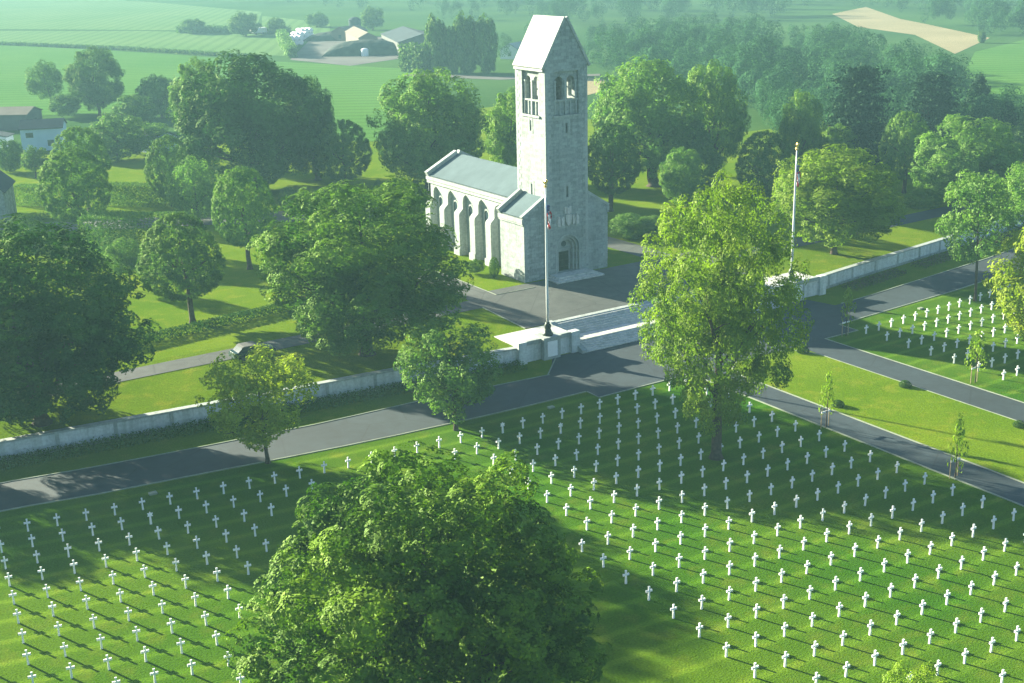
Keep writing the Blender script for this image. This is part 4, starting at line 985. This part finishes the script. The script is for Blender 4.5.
for wy in (-.6, .6):
    b = nb(); box(b, 2.08, 2.17, wy-.16, wy+.16, .62, .76); ob('headlight', b, MS['clothw'], car, True)

# ------------------------------------------------------------------ houses and the farm
def house(name, label, cat, cx, cy, rz, w, d, hwall, hroof, wm, rm, wins=(), door=None, overhang=.3):
    r = thing(name, label, cat, (cx, cy, 0), None, rz)
    b = prism(nb(), [(-w/2, -.3), (w/2, -.3), (w/2, hwall), (0, hwall+hroof), (-w/2, hwall)], 'y', -d/2, d/2); ob('wall', b, wm, r, True)
    s_ = hroof/(w/2); b = nb()
    slope_slab(b, -w/2-overhang, hwall-overhang*s_+.02, 0, hwall+hroof+.02, -d/2-.25, d/2+.25, .18); slope_slab(b, w/2+overhang, hwall-overhang*s_+.02, 0, hwall+hroof+.02, -d/2-.25, d/2+.25, .18)
    ob('roof', b, rm, r, True)
    for (side, c, z, ww, hh) in wins:
        b = nb()
        if side == 'f': box(b, c-ww/2, c+ww/2, -d/2-.05, -d/2+.1, z, z+hh)
        else: box(b, *sorted((side*(w/2+.05), side*(w/2-.1))), c-ww/2, c+ww/2, z, z+hh)
        wo = ob('window', b, MS['glass'], r, True)
    if door:
        b = nb(); box(b, door-.5, door+.5, -d/2-.06, -d/2+.1, -.1, 2.1); ob('door', b, MS['dark'], r, True)
    return r
CAMDIR = math.atan2(f_[1], f_[0])-math.pi/2
p = at(46, 151, 0); house('house', 'pale blue rendered house with grey roof near the left edge', 'house', p[0]+1, p[1]+4, CAMDIR+.2+math.pi/2, 7, 8, 4.4, 1.3, MS['bluew'], MS['roofg'], [(-1, 2.3, 2.7, 1.4, 1.0), (-1, -1.6, .9, 1.2, 1.2), ('f', 0, 1, 1, 1)], .6)
p = at(8, 130, 0); house('shed', 'long grey shed at the left edge behind the blue house', 'shed', p[0], p[1]+4, CAMDIR+1.5, 8, 15, 3.4, 1.2, MS['shed'], MS['roofb'], [('f', 0, 1, 1.4, 1.2)])
p = at(4, 146, 0); house('hut', 'low whitish hut at the left edge below the grey shed', 'hut', p[0]-1.5, p[1], CAMDIR, 6, 4, 2.2, .6, MS['clothw'], MS['roofg'], [('f', 1, .8, .9, .8)])
p = at(155, 150, 0); house('house', 'small low house with blue-grey roof half hidden among pale bushes', 'house', p[0], p[1], CAMDIR+.9, 6, 7, 2.6, 1.3, MS['bluew'], MS['roofg'], [('f', 0, 1, 1, 1)])
p = at(6, 222, 0); house('stone_house', 'grey stone gable house at the left edge above the dark tree', 'house', p[0]-2.2, p[1]+3, CAMDIR+.2, 7.5, 9, 5., 3.4, MS['granite'], MS['roofg'], [('f', 1.6, 1.2, .9, 1.3)], -1)
p = at(516, 58, 0); house('house', 'far white-roofed house peeping out left of the tower roof', 'house', p[0], p[1], CAMDIR-.5, 7, 9, 3, 2, MS['clothw'], MS['slab'], [('f', 0, 1, 1, 1)])
p = at(398, 56, 0); house('barn', 'large grey barn with long sheet roof on the far farm', 'barn', p[0]+16, p[1]+18, CAMDIR+.22, 17, 46, 4.6, 2.4, MS['shed'], MS['roofg'], [('f', -6, 2, 3, 2)], 3)
p = at(384, 52, 0); house('barn', 'long narrow beige-roofed barn left of the grey barn', 'barn', p[0]+9, p[1]+36, CAMDIR+.24, 7, 40, 4, 1.8, MS['roofb'], MS['roofb'], [('f', 0, 1, 1.5, 1.5)])
p = at(350, 40, 0); house('shed', 'little beige gabled shed at the back of the farmyard', 'shed', p[0], p[1], CAMDIR-.6, 9, 12, 3.5, 2, MS['roofb'], MS['roofb'], [('f', 0, 1, 1.5, 1.5)])
p = at(355.5, 36, 0); si = thing('silo', 'upright grey silo behind the beige shed', 'silo', (p[0], p[1], 0))
ob('cylinder_wall', lathe(nb(), (0, 0, 0), [(2.6, -.2), (2.6, 6.6), (2.66, 6.62), (2.66, 6.8)], 20), MS['roofg'], si, True, smooth=False); ob('cap', lathe(nb(), (0, 0, 6.8), [(2.7, .002), (1.4, .9), (.2, 1.2)], 20), MS['roofg'], si, True)
def heap(label, u, v, w, d, h, rz):
    p = at(u, v, 0); rng = np.random.default_rng(int(u)); bm = nb(); n, m = 16, 8; g = []
    for i in range(n+1):
        for j in range(m+1):
            x, y = -1+2*i/n, -1+2*j/m; z = max(0, (1-abs(x)**2.4)*(1-abs(y)**2.2))**.6
            g.append(bm.verts.new((x*w/2, y*d/2, z*h+float(rng.normal())*.08*(z > 0)-.02)))
    for i in range(n):
        for j in range(m): bm.faces.new((g[i*(m+1)+j], g[(i+1)*(m+1)+j], g[(i+1)*(m+1)+j+1], g[i*(m+1)+j+1]))
    o = ob('silage_heap', bm, MS['hay']); o.location = (p[0], p[1], 0); o.rotation_euler[2] = rz; tag(o, label, 'heap')
heap('big dark covered silage heap in front of the barn', 366, 54, 30, 16, 5, CAMDIR)
heap('smaller dark covered silage heap in the middle of the farmyard', 334, 40, 24, 12, 3.4, CAMDIR-.2)
for (u, v, lab) in ((290, 45, 'white wrapped bale stack nearest the hedge'), (296, 41, 'white wrapped bale stack in the middle of the white row'), (301, 37, 'white wrapped bale stack farthest from the hedge')):
    p = at(u, v, 0); bm = nb()
    for a in range(3):
        for z in range(2): tube(bm, [(p[0]+a*1.9, p[1]-2.6, 1+z*1.7), (p[0]+a*1.9, p[1]+2.6, 1+z*1.7)], [1, 1], 12)
    tag(ob('bale_stack', bm, MS['white']), lab, 'bales', 'white bale stacks at the farm')
for (u, v, lab) in ((365, 56, 'round white tank at the foot of the big silage heap'), (357, 55, 'small white tank left of the round one by the heap')):
    p = at(u, v, 0); tag(ob('tank', lathe(nb(), (p[0], p[1], 0), [(1.3, -.1), (1.3, 2.2), (.9, 2.6), (.1, 2.75)], 16), MS['white']), lab, 'tank')
p = at(259, 34.5, 0); tr_ = thing('trailer', 'white farm trailer parked at the far field hedge', 'trailer', (p[0], p[1], 0))
ob('box_body', box(nb(), -3.6, 3.6, -1.2, 1.2, .9, 3.0), MS['white'], tr_, True)
for wx in (-1.6, 1.6):
    b = nb(); tube(b, [(wx, -1.1, .5), (wx, 1.1, .5)], [.5, .5], 12); ob('wheel', b, MS['rubber'], tr_, True)

# ------------------------------------------------------------------ air, light, render
m, nt, out = mat_base('valley_air')
vp = nt.nodes.new('ShaderNodeVolumePrincipled'); vp.inputs['Color'].default_value = (.215, .40, .46, 1); vp.inputs['Density'].default_value = .00062; vp.inputs['Anisotropy'].default_value = .1
L_(nt, vp.outputs[0], out.inputs['Volume'])
hzb = ob('haze', box(nb(), -1290, 1290, -1290, 1290, -3.4, 42.), m); tag(hzb, kind='stuff')
SE, SA = R(16.8), R(112)
sun = bpy.data.lights.new('sun', 'SUN'); so = bpy.data.objects.new('sun', sun); COL.objects.link(so)
sun.energy = 5; sun.angle = R(.6); sun.color = (1, .96, .73)
sd = Vector((math.cos(SE)*math.cos(SA), math.cos(SE)*math.sin(SA), math.sin(SE)))
so.rotation_euler = sd.to_track_quat('Z', 'Y').to_euler(); so.location = (0, 60, 80)
w = bpy.data.worlds.new('World'); sc.world = w; w.use_nodes = True
nt = w.node_tree; bg = nt.nodes['Background']; sk = nt.nodes.new('ShaderNodeTexSky'); sk.sky_type = 'NISHITA'; sk.sun_disc = False
sk.sun_elevation = SE; sk.sun_rotation = math.pi/2-SA; sk.air_density = 1.; sk.dust_density = 1.2; sk.ozone_density = 3.
L_(nt, sk.outputs[0], bg.inputs[0]); bg.inputs[1].default_value = .05
sc.view_settings.view_transform = 'Standard'; sc.view_settings.look = 'None'; sc.view_settings.exposure = 2.45; sc.view_settings.gamma = 1
sc.render.engine = 'CYCLES'
cy = sc.cycles
cy.use_denoising = True; cy.max_bounces = 6; cy.diffuse_bounces = 2; cy.glossy_bounces = 2; cy.transmission_bounces = 4; cy.volume_bounces = 0; cy.transparent_max_bounces = 4
cy.use_adaptive_sampling = True; cy.adaptive_threshold = .01
try: cy.denoiser = 'OPENIMAGEDENOISE'
except Exception: pass
